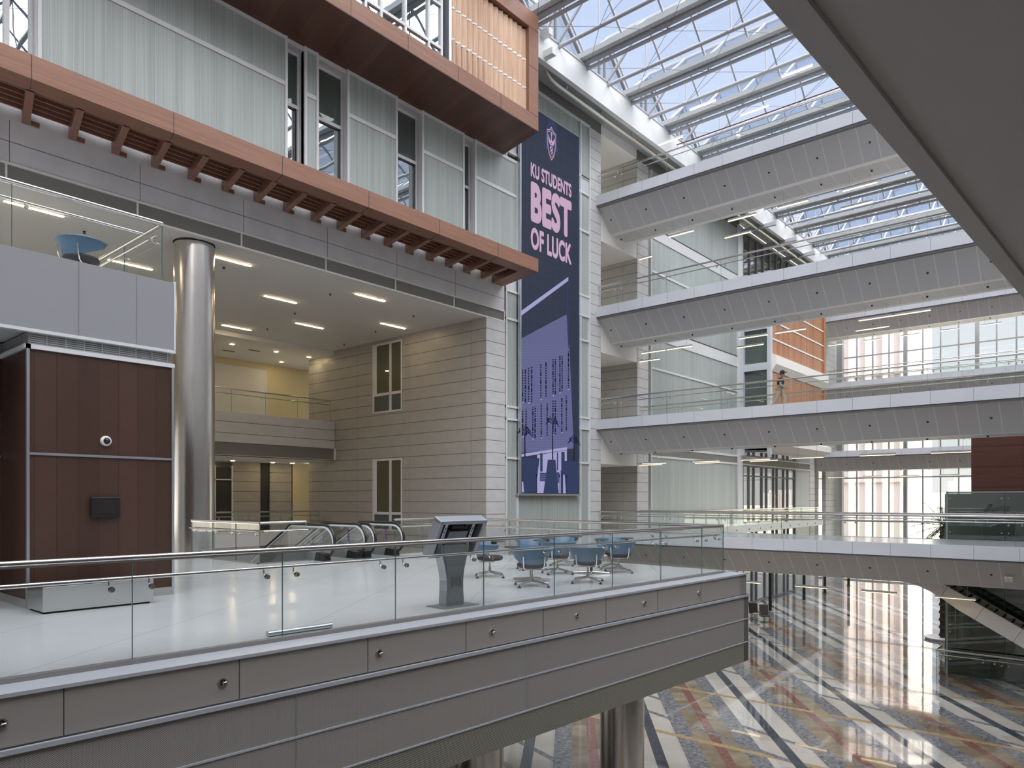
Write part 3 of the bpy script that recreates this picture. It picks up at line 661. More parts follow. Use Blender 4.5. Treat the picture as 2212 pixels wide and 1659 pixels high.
for r_, cols in enumerate([[(24.95, 6.1, 7.55), (25.15, 6.1, 7.6), (25.38, 6.12, 7.7), (25.6, 6.15, 7.78), (26.27, 6.38, 8.03), (26.66, 6.52, 8.18), (27.2, 6.67, 8.36), (27.38, 6.7, 8.4), (27.74, 6.85, 8.6), (27.92, 6.92, 8.66), (28.44, 7.1, 8.92)],
                          [(24.95, 4.55, 5.75), (25.2, 4.6, 5.8), (25.68, 4.5, 5.95), (25.85, 4.52, 5.98), (26.3, 4.6, 6.15), (26.75, 4.7, 6.25), (27.2, 4.8, 6.4), (27.38, 4.8, 6.45), (27.9, 4.95, 6.6), (28.26, 5.05, 6.75)]]):
    for j, (x, z0, z1) in enumerate(cols):
        z = z0
        while z < z1:
            h = random.choice((0.07, 0.07, 0.07, 0.2)); wl.append(rect(x - 0.05, x + 0.05, z, min(z + h, z1))); z += h + 0.045
        if j % 2 == 0: ws.append(rect(x - 0.03, x + 0.06, z0 - 0.05, z0 + 0.02))
art('picture_windows', M['s_dark'], wl, 2); art('picture_sills', M['s_lilac'], ws, 2)
art('picture_base', M['s_lilac'], [[(24.88, 3.62), (28.32, 4.12), (28.32, 4.25), (24.88, 3.75)], [(26.0, 2.0), (28.3, 2.0), (28.3, 4.1), (26.0, 3.75)], rect(24.9, 25.1, 2.02, 2.5)], 2)
art('picture_doorways', M['s_deep'], [rect(26.22, 26.4, 3.0, 3.85), rect(27.85, 28.12, 2.9, 4.0), rect(27.5, 27.6, 3.1, 3.95), rect(26.2, 26.75, 2.55, 2.95), rect(27.5, 27.7, 2.5, 3.0), rect(27.8, 28.0, 2.0, 3.1)], 3)
art('picture_grille', M['s_mid'], [rect(26.24, 26.72, 2.6 + .08 * k, 2.63 + .08 * k) for k in range(4)] + [rect(27.52, 27.68, 2.55 + .08 * k, 2.58 + .08 * k) for k in range(5)], 4)
art('picture_planters', M['s_deep'], [[(24.87, 3.56), (26.17, 3.62), (25.86, 1.99), (25.05, 1.99)], [(26.8, 3.58), (27.38, 3.6), (27.64, 1.99), (26.46, 1.99)], [(28.05, 3.56), (29.33, 3.61), (29.2, 1.99), (28.22, 1.99)]], 4)
pp = []
for px_, pz0, pz1 in ((27.16, 3.6, 5.3), (25.1, 3.6, 4.7), (28.9, 3.6, 4.5)):
    pp.append([(px_ - 0.05, pz0), (px_ + 0.05, pz0), (px_ + 0.035, pz1), (px_ - 0.035, pz1)])
    for a in (-70, -45, -20, 5, 30, 55, 80):
        c_, s_ = math.sin(R(a)), math.cos(R(a)); L = 0.62
        pp.append([(px_, pz1 - .05), (px_ + c_ * L * .55 - s_ * .045, pz1 + s_ * L * .55 + abs(c_) * .05), (px_ + c_ * L, pz1 + s_ * L * .75 - abs(c_) * .28), (px_ + c_ * L * .5 + s_ * .03, pz1 + s_ * L * .45 - .04)])
art('picture_palms', M['s_dark'], pp, 5)
pc = MB()
for x in (25.95, 27.68, 28.25): pc.prism(rect(x - .012, x + .012, 2.0, 2.85), ys - 0.024, ys - 0.022, 'y').prism(rect(x - .05, x + .05, 2.75, 2.9), ys - 0.024, ys - 0.022, 'y')
pc.build('picture_lamp_posts', M['s_dark'], sc_)
# ------------------------------------------------------------------ railings
def railing(parent, P, Q, z, seams, side, end_return=0.0, hand=True, hz=0.86, top=True, hh=1.05):
    """straight glass balustrade from P to Q; seams = distances from P; the grab rail stands off to `side` (+1 = left of P->Q)"""
    P = Vector((P[0], P[1])); Q = Vector((Q[0], Q[1])); L = (Q - P).length; d = (Q - P) / L; nrm = Vector((-d.y, d.x)) * side
    mx = Matrix(((d.x, -d.y * 1, 0, P.x), (d.y, d.x, 0, P.y), (0, 0, 1, z), (0, 0, 0, 1)))
    cuts = [0] + [s for s in seams if 0.05 < s < L - 0.05] + [L]
    ed = MB(mx)
    for a, b_ in zip(cuts, cuts[1:]):
        MB(mx).box(a + 0.006, b_ - 0.006, -0.008, 0.008, -0.02, hh).build('glass_panel', M['glass'], parent)
    for s in cuts:
        ed.box(s - 0.004, s + 0.004, -0.008, 0.008, -0.02, hh)
        for q in (s - 0.2, s + 0.2):
            if hand and 0 < q < L:
                y = 0.09 * side
                MB(mx).tube([(q, y, hz), (q, y, hz - 0.07), (q, y * 0.7, hz - 0.1), (q, 0.012 * side, hz - 0.1)], 0.009, 6).disc((q, 0.008 * side, hz - 0.1), 0.032, (0, side, 0), 0.014, 12).disc((q, -0.022 * side, hz - 0.1), 0.028, (0, side, 0), 0.014, 12).build('rail_bracket', M['steel'], parent, True)
    ed.build('panel_edges', M['edge'], parent)
    if top: MB(mx).tube([(0, 0, hh + 0.035), (L, 0, hh + 0.035)], 0.029, 14).box(0, L, -0.014, 0.014, hh - 0.012, hh + 0.015).build('top_rail', M['rail'], parent, True)
    if hand:
        MB(mx).tube([(0.05, 0.09 * side, hz), (L - end_return, 0.09 * side, hz)], 0.0225, 10).build('grab_rail', M['rail'], parent, True)

DA = R(-2.8); DM = Matrix.Translation((16.6, 6.935, 0)) @ Matrix.Rotation(DA, 4, 'Z')     # deck frame: x along the front edge, y inward
def D(x, y): v = DM @ Vector((x, y, 0)); return (v.x, v.y)
r1 = thing('deck_railing', 'long frameless glass railing with steel rails along the front of the white deck', 'railing', (2, 8.1, 0))
gl0, gl1 = D(-24, 0.46), D(-0.33, 0.46)
seams = [24 - 0.33 - 1.02 - 1.732 * k for k in range(13)]
railing(r1, gl0, gl1, 0, sorted(s for s in seams if s > 0), 1, 0.12)
MB(DM).box(-24, -0.30, 0.41, 0.50, -0.06, 0.008).build('base_shoe', M['shoe'], r1)
r2 = thing('deck_railing', 'glass railing across the far end of the white deck behind the blue chairs', 'railing', (16.3, 7.4, 0))
railing(r2, gl1, (16.72, 17.25), 0, [1.75 * k for k in range(1, 6)], 1, 0.1)
railing(r2, (16.72, 17.25), (14.45, 17.25), 0, [1.1], 1)
r3 = thing('escalator_railing', 'short glass railing beside the escalators near the steel column', 'railing', (10, 17.3, 0))
railing(r3, (10.05, 21.3), (10.05, 17.45), 0, [1.3, 2.6], -1)
railing(r3, (10.05, 17.45), (11.45, 17.45), 0, [], -1)
MB().box(10.0, 10.1, 17.4, 21.3, -0.3, 0.02).box(10.0, 11.5, 17.38, 17.5, -0.3, 0.02).build('base_shoe', M['shoe'], r3)
r4 = thing('balcony_railing', 'glass railing on the grey balcony above the dark wood core', 'railing', (5.7, 13.25, 5.6))
railing(r4, (-5, 13.25), (5.72, 13.25), 5.58, [10.72 - 2.3, 10.72 - 4.0, 10.72 - 5.7], 1, 0.3, hz=0.84)
railing(r4, (5.72, 13.25), (5.74, 19.5), 5.58, [1.7, 3.4, 5.1], 1)
r5 = thing('recess_railing', 'glass railing of the balcony deep in the cream recess', 'railing', (14, 32.1, H))
railing(r5, (5.9, 32.1), (22.55, 32.1), H, [16.65 - 1.98, 16.65 - 3.75, 16.65 - 5.5, 7, 5, 3], 1)
r6 = thing('corridor_railing', 'glass railing of the corridor behind the escalators', 'railing', (14, 33.2, 0))
railing(r6, (9.8, 33.2), (22.6, 33.2), 0, [1.75 * k for k in range(1, 8)], 1)

# ------------------------------------------------------------------ deck edge cladding, its columns and fittings
dk = thing('deck_edge', 'stacked grey metal and perforated cladding along the front edge of the deck', 'cladding', (8, 7.3, -0.6))
MB(DM).box(-24, -0.02, 0.0, 0.42, -0.078, -0.042).box(-0.42, -0.02, 0.4, 10.4, -0.078, -0.02).build('ledge', M['ledge'], dk)
MB(DM).box(-24, -0.02, 0.03, 0.34, -0.545, -0.076).box(-0.36, -0.03, 0.03, 10.4, -0.545, -0.076).build('upper_panel', M['fascia'], dk)
MB(DM).box(-24, 0.06, -0.03, 0.3, -0.592, -0.545).box(-0.3, 0.06, 0, 10.4, -0.592, -0.545).build('light_strip', M['ledge'], dk)
MB(DM).box(-24, 0.03, 0.0, 0.2, -1.105, -0.60).box(-0.2, 0.03, 0, 10.4, -1.105, -0.6).build('perforated_panel', M['perf'], dk)
MB(DM).box(-24, 0.03, 0.0, 0.2, -1.65, -1.125).box(-0.2, 0.03, 0, 10.4, -1.65, -1.125).build('perforated_panel', M['perf'], dk)
MB(DM).box(-24, 0.03, 0.0, 0.2, -2.114, -1.67).box(-0.2, 0.03, 0, 10.4, -2.114, -1.67).build('lower_panel', M['perf_low'], dk)
MB(DM).box(-24, 0.04, -0.012, 0.18, -1.128, -1.105).box(-24, 0.04, -0.012, 0.18, -1.672, -1.65).build('joint_strips', M['ledge'], dk)
MB(DM).box(-24, 0.0, 0.2, 10.4, -2.1, -2.0).build('underside', M['soffit'], dk)
js = MB(DM)
for k in range(14):
    x = -3.89 - 1.722 * k + 1.72
    if x < -0.1: js.box(x - 0.004, x + 0.004, 0.027, 0.04, -0.545, -0.08)
js.box(-24, 0.0, 0.018, 0.04, -0.546, -0.53)
js.build('panel_joints', M['dark'], dk)
for x in (-3.66, -7.77, -11.82, -15.9): MB(DM).box(x - 0.008, x + 0.008, -0.004, 0.01, -1.65, -0.6).build('joint_strip', M['alu'], dk)
for k, (x, nm) in enumerate([(1.9, 'nearest to the viewer'), (3.92, 'second nearest to the viewer'), (6.01, 'below the silver floor strip'), (8.09, 'below the kiosk'), (10.16, 'below the blue chairs, nearest the kiosk'), (12.25, 'below the second row of blue chairs'), (14.34, 'nearest the far deck corner')]):
    y = 6.935 + (16.6 - x) * math.tan(R(2.8)) + 0.03
    t = thing('cladding_anchor', 'round steel anchor fitting on the grey deck edge, ' + nm, 'anchor fitting', (x, y, -0.31), 'anchor fittings on the deck edge')
    mx = Matrix.Translation((x, y, -0.31)) @ Matrix.Rotation(DA, 4, 'Z')
    MB(mx).lathe([(0.036, 0), (0.05, 0), (0.05, 0.015), (0.036, 0.015), (0.036, 0)], n=20).build('ring', M['steel'], t).matrix_local = Matrix.Rotation(R(90), 4, 'X')
    MB(mx).disc((0, 0.0, 0), 0.036, (0, -1, 0), 0.004).build('dark_cup', M['dark'], t)
    MB(mx).tube([(-0.012, -0.002, -0.01), (0.0, -0.03, 0.0), (0.035, -0.03, 0.004)], 0.008, 8).tube([(0, -0.03, -0.028), (0.0, -0.03, 0.022)], 0.007, 8).build('hook', M['chrome'], t)
for (x, y, nm) in ((14.14, 8.87, 'nearer to'), (10.8, 10.2, 'farther from')):
    t = thing('round_column', 'round steel-clad column under the deck, the one %s its far corner' % nm, 'column', (x, y, G0))
    MB().lathe([(0, G0), (0.5, G0), (0.5, -2.1), (0, -2.1)], (x, y, 0), 40).build('shaft', M['column'], t, True)
t = thing('round_column', 'tall round stainless column rising in front of the recess', 'column', (10.43, 21.9, G0))
sh = MB().lathe([(0, G0), (0.585, G0), (0.585, 9.5), (0, 9.5)], (10.43, 21.92, 0), 56).build('shaft', M['column'], t, True)
MB().lathe([(0.56, 9.535), (0.60, 9.535), (0.60, 9.56), (0.56, 9.56)], (10.43, 21.92, 0), 48).build('collar', M['dark'], t)

# ------------------------------------------------------------------ elevator core at the left and its balcony
co = thing('wood_core', 'dark red wood clad elevator core with a camera and small monitor on it', 'elevator core', (4.7, 13.07, 0))
MB().box(3.58, 5.82, 13.07, 19, 0.12, 4.08).build('cladding', M['core_wood'], co)
MB().box(-6, 3.58, 14.43, 19, 0.12, 4.08).build('side_cladding', M['core_wood'], co)
MB().box(3.56, 5.84, 13.05, 19, 0, 0.14).box(-6, 3.6, 14.41, 19, 0, 0.14).build('plinth', M['steel'], co)
MB().box(3.565, 3.605, 13.045, 13.1, 0, 4.1).box(5.80, 5.84, 13.045, 13.1, 0, 4.1).box(3.58, 5.82, 13.05, 13.08, 2.40, 2.44).box(-6, 3.56, 14.41, 14.44, 2.40, 2.44).build('metal_trim', M['alu'], co)
MB().box(3.6, 5.8, 13.1, 18.9, 4.12, 4.33).box(-6, 3.6, 14.46, 18.9, 4.12, 4.33).build('vent_grille', M['grille'], co)
MB().box(3.55, 5.85, 13.04, 13.12, 4.06, 4.13).box(-6, 3.55, 14.4, 14.5, 4.06, 4.13).box(3.54, 3.62, 13.04, 14.5, 4.06, 4.13).build('vent_trim', M['white_steel'], co)
for k in range(8): MB().box(3.85 + 0.27 * k, 3.86 + 0.27 * k, 13.09, 13.1, 4.13, 4.33).build('vent_bar', M['alu'], co)
bc = thing('grey_balcony', 'plain grey panelled balcony front above the wood core', 'balcony', (3, 13.07, 5.0))
MB().box(-6, 5.83, 13.07, 19.5, 4.36, 5.58).box(4.3, 5.83, 19.5, 38, 4.4, 5.58).build('slab', M['concrete'], bc)
MB().box(-6, 5.84, 13.03, 13.07, 4.36, 5.58).build('front_panels', mat('balcony_grey', (0.31, 0.315, 0.33), 0.35), bc)
MB().box(-6, 5.86, 13.02, 13.12, 4.32, 4.37).box(5.83, 5.86, 13.02, 19.5, 4.36, 5.6).build('edge_trim', M['white_steel'], bc)
MB().box(4.285, 4.295, 13.026, 13.034, 4.37, 5.58).box(5.185, 5.195, 13.026, 13.034, 4.37, 5.58).build('panel_joints', M['seam'], bc)
t = thing('security_camera', 'white dome security camera on the dark wood core', 'camera', (4.71, 13.07, 2.68))
mx = Matrix.Translation((4.71, 13.07, 2.68)) @ Matrix.Rotation(R(90), 4, 'X')
MB(mx).lathe([(0, 0), (0.085, 0), (0.085, 0.03), (0.07, 0.055), (0.055, 0.06)], n=24).build('housing', M['white'], t, True)
MB(mx).lathe([(0.055, 0.055), (0.048, 0.085), (0.03, 0.105), (0, 0.112)], n=20).build('dome', M['black'], t, True)
t = thing('wall_monitor', 'small black monitor mounted on the dark wood core', 'monitor', (4.69, 13.06, 1.57))
MB().box(4.47, 4.92, 13.0, 13.05, 1.41, 1.74).build('casing', M['black'], t, bevel=0.008)
box('display', mat('dark_display', (0.025, 0.022, 0.02), 0.25), t, 4.53, 4.86, 12.995, 13.0, 1.46, 1.69)
MB().box(4.6, 4.8, 13.05, 13.07, 1.5, 1.65).build('bracket', M['black'], t)
t = thing('bench', 'boxy stainless steel bench in front of the wood core', 'bench', (4.3, 12.6, 0))
MB().box(3.54, 5.13, 12.21, 12.95, 0.03, 0.40).build('body', M['bench'], t, bevel=0.006)
MB().box(3.58, 5.09, 12.26, 12.92, 0, 0.03).build('recessed_foot', M['dark'], t)
MB().box(3.55, 5.12, 12.22, 12.94, 0.40, 0.415).build('seat_pad', M['rubber'], t)
t = thing('floor_strip', 'silver half-round profile lying on the deck against the glass', 'floor profile', (5.2, 7.95, 0))
MB(DM).tube([(-11.86, 0.60, 0.036), (-10.98, 0.58, 0.036)], 0.036, 16).build('profile', M['alu'], t, True)
MB(DM).disc((-11.86, 0.60, 0.038), 0.038, (-1, 0, 0), 0.006).disc((-10.98, 0.58, 0.038), 0.038, (1, 0, 0), 0.006).build('end_cap', M['steel'], t)

# ------------------------------------------------------------------ escalators
def escalator(x0, label):
    t = thing('escalator', label, 'escalator', (x0 + 0.5, 17.4, 0))
    y1 = 18.75; y2 = 29.2; sl = math.tan(R(27.5)); zb = -(y2 - y1) * sl
    for s, x in enumerate((x0, x0 + 1.06)):
        c = [(16.95 + 0.46 * math.cos(a), 0.55 + 0.45 * math.sin(a)) for a in [R(270 - 15 * k) for k in range(13)]]
        path = c + [(18.55, 1.0)] + [(18.55 + 0.06 * k, 1.0 - 0.008 * k * k) for k in range(1, 5)] + [(y2, 1.0 + zb - 0.05)]
        MB().tube([(x, y, z) for y, z in [(17.6, 0.12)] + path], 0.038, 10).build('handrail', M['rubber'], t, True)
        MB().tube([(x, y + (0.05 if y < 17 else 0), z - 0.075 if z > 0.5 else z) for y, z in path[6:]], 0.034, 8).build('handrail_guide', M['white_steel'], t, True)
        poly = [(y + 0.06, z) for y, z in c[2:]] + [(18.6, 0.95), (18.8, 0.85), (y2, zb + 0.9), (y2, zb + 0.15), (18.9, 0.2), (18.5, 0.28)]
        MB().prism(poly, x - 0.006, x + 0.006, 'x').build('side_glass', M['glass'], t)
        sg = MB()
        for k in range(6): y = 19.4 + 1.25 * k; z = -(y - y1) * sl; sg.prism([(y, z + 0.25), (y + 0.012, z + 0.25), (y - 0.22, z + 0.85), (y - 0.232, z + 0.85)], x - 0.008, x + 0.008, 'x')
        sg.build('glass_joints', M['alu'], t)
        MB().prism([(16.9, 0.0), (17.0, 0.22), (18.5, 0.28), (18.9, 0.2), (y2, zb + 0.15), (y2, zb - 0.5), (18.6, -0.4), (17.4, -0.35), (17.4, 0.0)], x - 0.1, x + 0.1, 'x').build('skirt', M['kiosk_dark'], t)
        MB().prism([(16.80, 0.0), (16.84, 0.2), (17.2, 0.24), (17.3, 0.0)], x - 0.105, x + 0.105, 'x').build('newel_foot', M['black'], t)
    st = MB().box(x0 + 0.1, x0 + 0.96, 16.9, 18.7, -0.05, 0.012)
    for k in range(24):
        y = 18.7 + 0.4 * k; z = -0.2082 * (k + 1); st.box(x0 + 0.1, x0 + 0.96, y, y + 0.42, z - 0.3, z)
    st.build('steps', M['kiosk_dark'], t)
    cb_ = MB()
    for k in range(3): cb_.box(x0 + 0.12, x0 + 0.94, 17.6 + 0.3 * k, 17.63 + 0.3 * k, 0.012, 0.016)
    cb_.build('yellow_lines', M['yellow'], t)
    MB().box(x0 - 0.1, x0 + 1.16, 16.2, 16.9, 0.0, 0.01).build('comb_plate', M['kiosk_dark'], t)
    MB().prism([(18.3, -0.4), (y2, zb - 0.45), (y2, zb - 1.1), (18.3, -1.05)], x0 - 0.08, x0 + 1.14, 'x').build('truss', M['grey_steel'], t)
    return t
e1 = escalator(11.72, 'escalator with black handrails nearer the round steel column')
e2 = escalator(13.12, 'escalator with black handrails nearer the silver kiosk')
stk = MB(); stw = MB()
for e, (x, z0) in enumerate(((12.78, 0.62), (14.18, 0.62))):
    for k in range(3): stk.disc((x - 0.03, 17.35, z0 - 0.085 * k), 0.04, (-1, 0, 0), 0.004, 16)
for e, x in ((e1, 12.78), (e2, 14.18)):
    a = MB(); b_ = MB()
    for k in range(4): (b_ if k == 1 else a).disc((x - 0.008, 17.3, 0.78 - 0.085 * k), 0.038, (-1, 0, 0), 0.004, 16)
    a.build('safety_sticker', M['stickerblue'], e); b_.build('warning_sticker', M['red'], e)
t = thing('floor_grate', 'pale steel cover lying on the deck before the escalator nearer the column', 'cover plate', (11.2, 16.2, 0))
MB(Matrix.Translation((11.25, 16.1, 0)) @ Matrix.Rotation(R(-8), 4, 'Z')).box(-0.45, 0.45, -0.12, 0.12, 0.0, 0.05).build('plate', M['alu'], t)
box('ribs', M['steel'], t, 10.95, 11.55, 16.06, 16.12, 0.05, 0.06)

# ------------------------------------------------------------------ kiosk
kx, ky = 8.12, 8.22
t = thing('kiosk', 'silver information kiosk seen from behind, its tilted screen housing open', 'kiosk', (kx, ky, 0))
KM = Matrix.Translation((kx, ky, 0)) @ Matrix.Rotation(DA, 4, 'Z')
MB(KM).prism([(-0.36, -0.2), (0.36, -0.2), (0.36, 0.26), (-0.36, 0.26)], 0, 0.015).build('base_plate', M['kiosk_dark'], t)
zs = [0.015, 0.1, 0.25, 0.42, 0.6, 0.74, 0.85, 0.98]; ws_ = [0.185, 0.19, 0.175, 0.175, 0.205, 0.245, 0.285, 0.30]
def stem(dx, y0, y1): return [(-w_ - dx, z) for w_, z in zip(ws_, zs)] + [(w_ + dx, z) for w_, z in zip(ws_[::-1], zs[::-1])]
MB(KM).prism(stem(0, 0, 0), -0.02, 0.16, 'y').build('stem', M['kiosk'], t)
MB(KM).prism([(x * 0.86, z) for x, z in stem(-0.0, 0, 0)], -0.045, -0.02, 'y').build('service_panel', M['kiosk_dark'], t)
vt = MB(KM)
for cx_ in (-0.08, 0, 0.08):
    for k in range(9): vt.box(cx_ - 0.026, cx_ + 0.026, -0.048, -0.044, 0.32 + k * 0.018, 0.327 + k * 0.018)
for cx_, z in ((-0.12, 0.3), (0.12, 0.3), (-0.12, 0.07), (0.12, 0.07), (0, 0.06)): vt.disc((cx_, -0.044, z), 0.009, (0, -1, 0), 0.006, 8)
vt.build('vent_slots', M['dark'], t)
HM = KM @ Matrix.Translation((0, 0.14, 0.84)) @ Matrix.Rotation(R(27), 4, 'X') @ Matrix.Diagonal((1, 1, 0.93, 1))
MB(HM).box(-0.50, -0.42, -0.12, 0.06, 0, 0.68).box(0.42, 0.50, -0.12, 0.06, 0, 0.68).box(-0.50, 0.50, -0.12, 0.06, 0.63, 0.70).box(-0.50, 0.50, -0.1, 0.06, -0.02, 0.03).build('bezel', M['kiosk'], t, bevel=0.012)
MB(HM).box(-0.42, 0.42, 0.0, 0.05, 0.03, 0.62).build('screen_back', M['black'], t)
MB(HM).box(-0.20, 0.20, -0.06, 0.0, 0.0, 0.46).build('electronics_box', M['kiosk_dark'], t)
for sx_ in (-0.29, 0.29): MB(HM).box(sx_ - 0.03, sx_ + 0.03, -0.05, 0.0, 0.03, 0.62).build('mounting_rail', M['alu'], t)
hr = MB(HM)
for sx_ in (-0.29, 0.29):
    for k in range(7): hr.box(sx_ - 0.008, sx_ + 0.008, -0.053, -0.05, 0.1 + 0.065 * k, 0.14 + 0.065 * k)
hr.build('rail_slots', M['dark'], t)
MB(HM).box(-0.15, 0.1, -0.04, 0.0, 0.5, 0.56).box(0.12, 0.18, -0.04, 0, 0.52, 0.58).build('cable_tray', M['dark'], t)
MB(HM).box(-0.40, 0.40, 0.06, 0.066, 0.04, 0.61).build('display', M['black'], t)

# ------------------------------------------------------------------ blue swivel chairs
def make_chair():
    t = thing('swivel_chair', 'x', 'chair', (0, 0, 0))
    MB().lathe([(0, 0.365), (0.24, 0.365), (0.285, 0.39), (0.295, 0.42), (0.28, 0.455), (0.22, 0.475), (0, 0.48)], n=28).build('seat', M['cushion'], t, True)
    n = 30; m = 5; v = []; f = []
    for side, off in ((0, 0.0), (1, 0.028)):
        for i in range(n + 1):
            a = R(-112 + 224 * i / n); k = abs(a) / R(112)
            zb = 0.44 + 0.20 * k ** 2.2; zt = 0.735 - 0.015 * k
            for j in range(m + 1):
                u = j / m; z = zb + (zt - zb) * u; hh = (z - 0.44) / 0.3
                r = 0.285 + 0.115 * max(0, hh) ** 1.5 + off * (1 if side else 0)
                v.append((r * math.sin(a) * 0.98, r * math.cos(a) * (0.9 if abs(a) < R(90) else 1.15), z))
    N = (n + 1) * (m + 1)
    for i in range(n):
        for j in range(m):
            a = i * (m + 1) + j; f.append((a, a + m + 1, a + m + 2, a + 1)); a += N; f.append((a, a + 1, a + m + 2, a + m + 1))
        for j, q in ((0, 0), (m, 1)):
            a = i * (m + 1) + j; b_ = a + m + 1; f.append((a, b_, b_ + N, a + N) if q else (a + N, b_ + N, b_, a))
    for i in (0, n):
        for j in range(m): a = i * (m + 1) + j; f.append((a, a + 1, a + 1 + N, a + N))
    MB().add(v, f).build('shell', M['blue'], t, True)
    rim = []
    for i in range(n + 1):
        a = R(-112 + 224 * i / n); k = abs(a) / R(112); r = 0.415
        rim.append((r * math.sin(a) * 0.98, r * math.cos(a) * (0.9 if abs(a) < R(90) else 1.15), 0.735 - 0.015 * k))
    MB().tube(rim, 0.019, 8).build('rim', M['blue'], t, True)
    for s in (-1, 1):
        MB().tube([(s * 0.21, 0.325, 0.60), (s * 0.20, 0.285, 0.42), (s * 0.18, 0.24, 0.345), (s * 0.09, 0.08, 0.335)], 0.012, 8).build('back_support', M['chrome'], t, True)
    MB().box(-0.12, 0.12, -0.1, 0.12, 0.325, 0.365).build('seat_plate', M['steel'], t, bevel=0.01)
    MB().lathe([(0, 0.09), (0.04, 0.09), (0.032, 0.13), (0.028, 0.22), (0.022, 0.22), (0.022, 0.33), (0, 0.33)], n=16).build('gas_column', M['steel'], t, True)
    MB().tube([(0.05, 0, 0.335), (0.2, -0.03, 0.32), (0.26, -0.03, 0.30)], 0.006, 6).build('lever', M['steel'], t)
    for k in range(4):
        a = R(45 + 90 * k); c_, s_ = math.cos(a), math.sin(a)
        lg = MB().tube([(0.02 * c_, 0.02 * s_, 0.115), (0.2 * c_, 0.2 * s_, 0.085), (0.405 * c_, 0.405 * s_, 0.05)], [0.026, 0.02, 0.014], 8).build('leg', M['steel'], t, True)
        MB().lathe([(0, 0), (0.035, 0), (0.03, 0.02), (0.012, 0.03), (0.012, 0.05), (0, 0.05)], (0.40 * c_, 0.40 * s_, 0), 12).build('foot_glide', M['black'], lg)
    tb = MB().lathe([(0, 0.745), (0.15, 0.745), (0.165, 0.755), (0.15, 0.768), (0, 0.768)], (0.36, -0.2, 0), 24).build('tablet', M['black'], t, True)
    MB().lathe([(0, 0.66), (0.042, 0.66), (0.042, 0.745), (0, 0.745)], (0.36, -0.12, 0), 12).build('pivot', M['black'], tb)
    return t
ch0 = make_chair()
grp = 'blue swivel chairs on the deck'
spots = [  # x, y, turn, label
    (10.98, 8.96, 138, 'blue tub swivel chair with its back to the glass, nearest the kiosk'),
    (12.22, 8.49, 120, 'blue tub swivel chair with its back to the glass, second from the kiosk'),
    (14.40, 9.13, 128, 'blue tub swivel chair with its back to the glass, nearest the far deck corner'),
    (13.21, 10.02, 142, 'blue tub swivel chair in the middle, facing the coffee table'),
    (11.69, 10.73, 45, 'blue tub swivel chair directly behind the kiosk, seat showing sideways'),
    (15.05, 9.75, -50, 'blue tub swivel chair tucked behind the one nearest the far deck corner'),
    (13.60, 11.1, -35, 'blue tub swivel chair at the back of the group, nearer the tall screen'),
    (15.0, 11.2, -60, 'blue tub swivel chair at the far back of the group')]
for i, (x, y, a, lb) in enumerate(spots):
    c_ = ch0 if i == 0 else copy_tree(ch0)
    c_.location = (x, y, 0); c_.rotation_euler = (0, 0, R(a))
    tag(c_, lb, 'chair', grp)
for x, y, a, lb in ((4.75, 14.3, 120, 'blue tub swivel chair on the grey balcony behind its glass'), (3.05, 14.1, 200, 'blue tub swivel chair on the grey balcony, mostly cut off by the photo edge')):
    c_ = copy_tree(ch0); c_.location = (x, y, 5.58); c_.rotation_euler = (0, 0, R(a)); tag(c_, lb, 'chair')
def make_table():
    t = thing('coffee_table', 'x', 'table', (0, 0, 0))
    MB().lathe([(0, 0.40), (0.36, 0.40), (0.37, 0.41), (0.36, 0.42), (0, 0.42)], n=32).build('table_top', M['tablegray'], t, True)
    MB().lathe([(0, 0.05), (0.032, 0.05), (0.032, 0.40), (0, 0.40)], n=14).build('post', M['black'], t, True)
    for k in range(4):
        a = R(90 * k); MB().tube([(0, 0, 0.045), (0.42 * math.cos(a), 0.42 * math.sin(a), 0.02)], [0.028, 0.018], 8).build('leg', M['steel'], t)
    return t
tb0 = make_table(); tb0.location = (11.75, 9.6, 0); tb0.rotation_euler = (0, 0, R(12)); tag(tb0, 'low round grey coffee table behind the chair nearest the kiosk', 'table', 'coffee tables on the deck')
tb1 = copy_tree(tb0); tb1.location = (13.75, 9.45, 0); tb1.rotation_euler = (0, 0, R(30)); tag(tb1, 'low round grey coffee table behind the second chair along the glass', 'table', 'coffee tables on the deck')
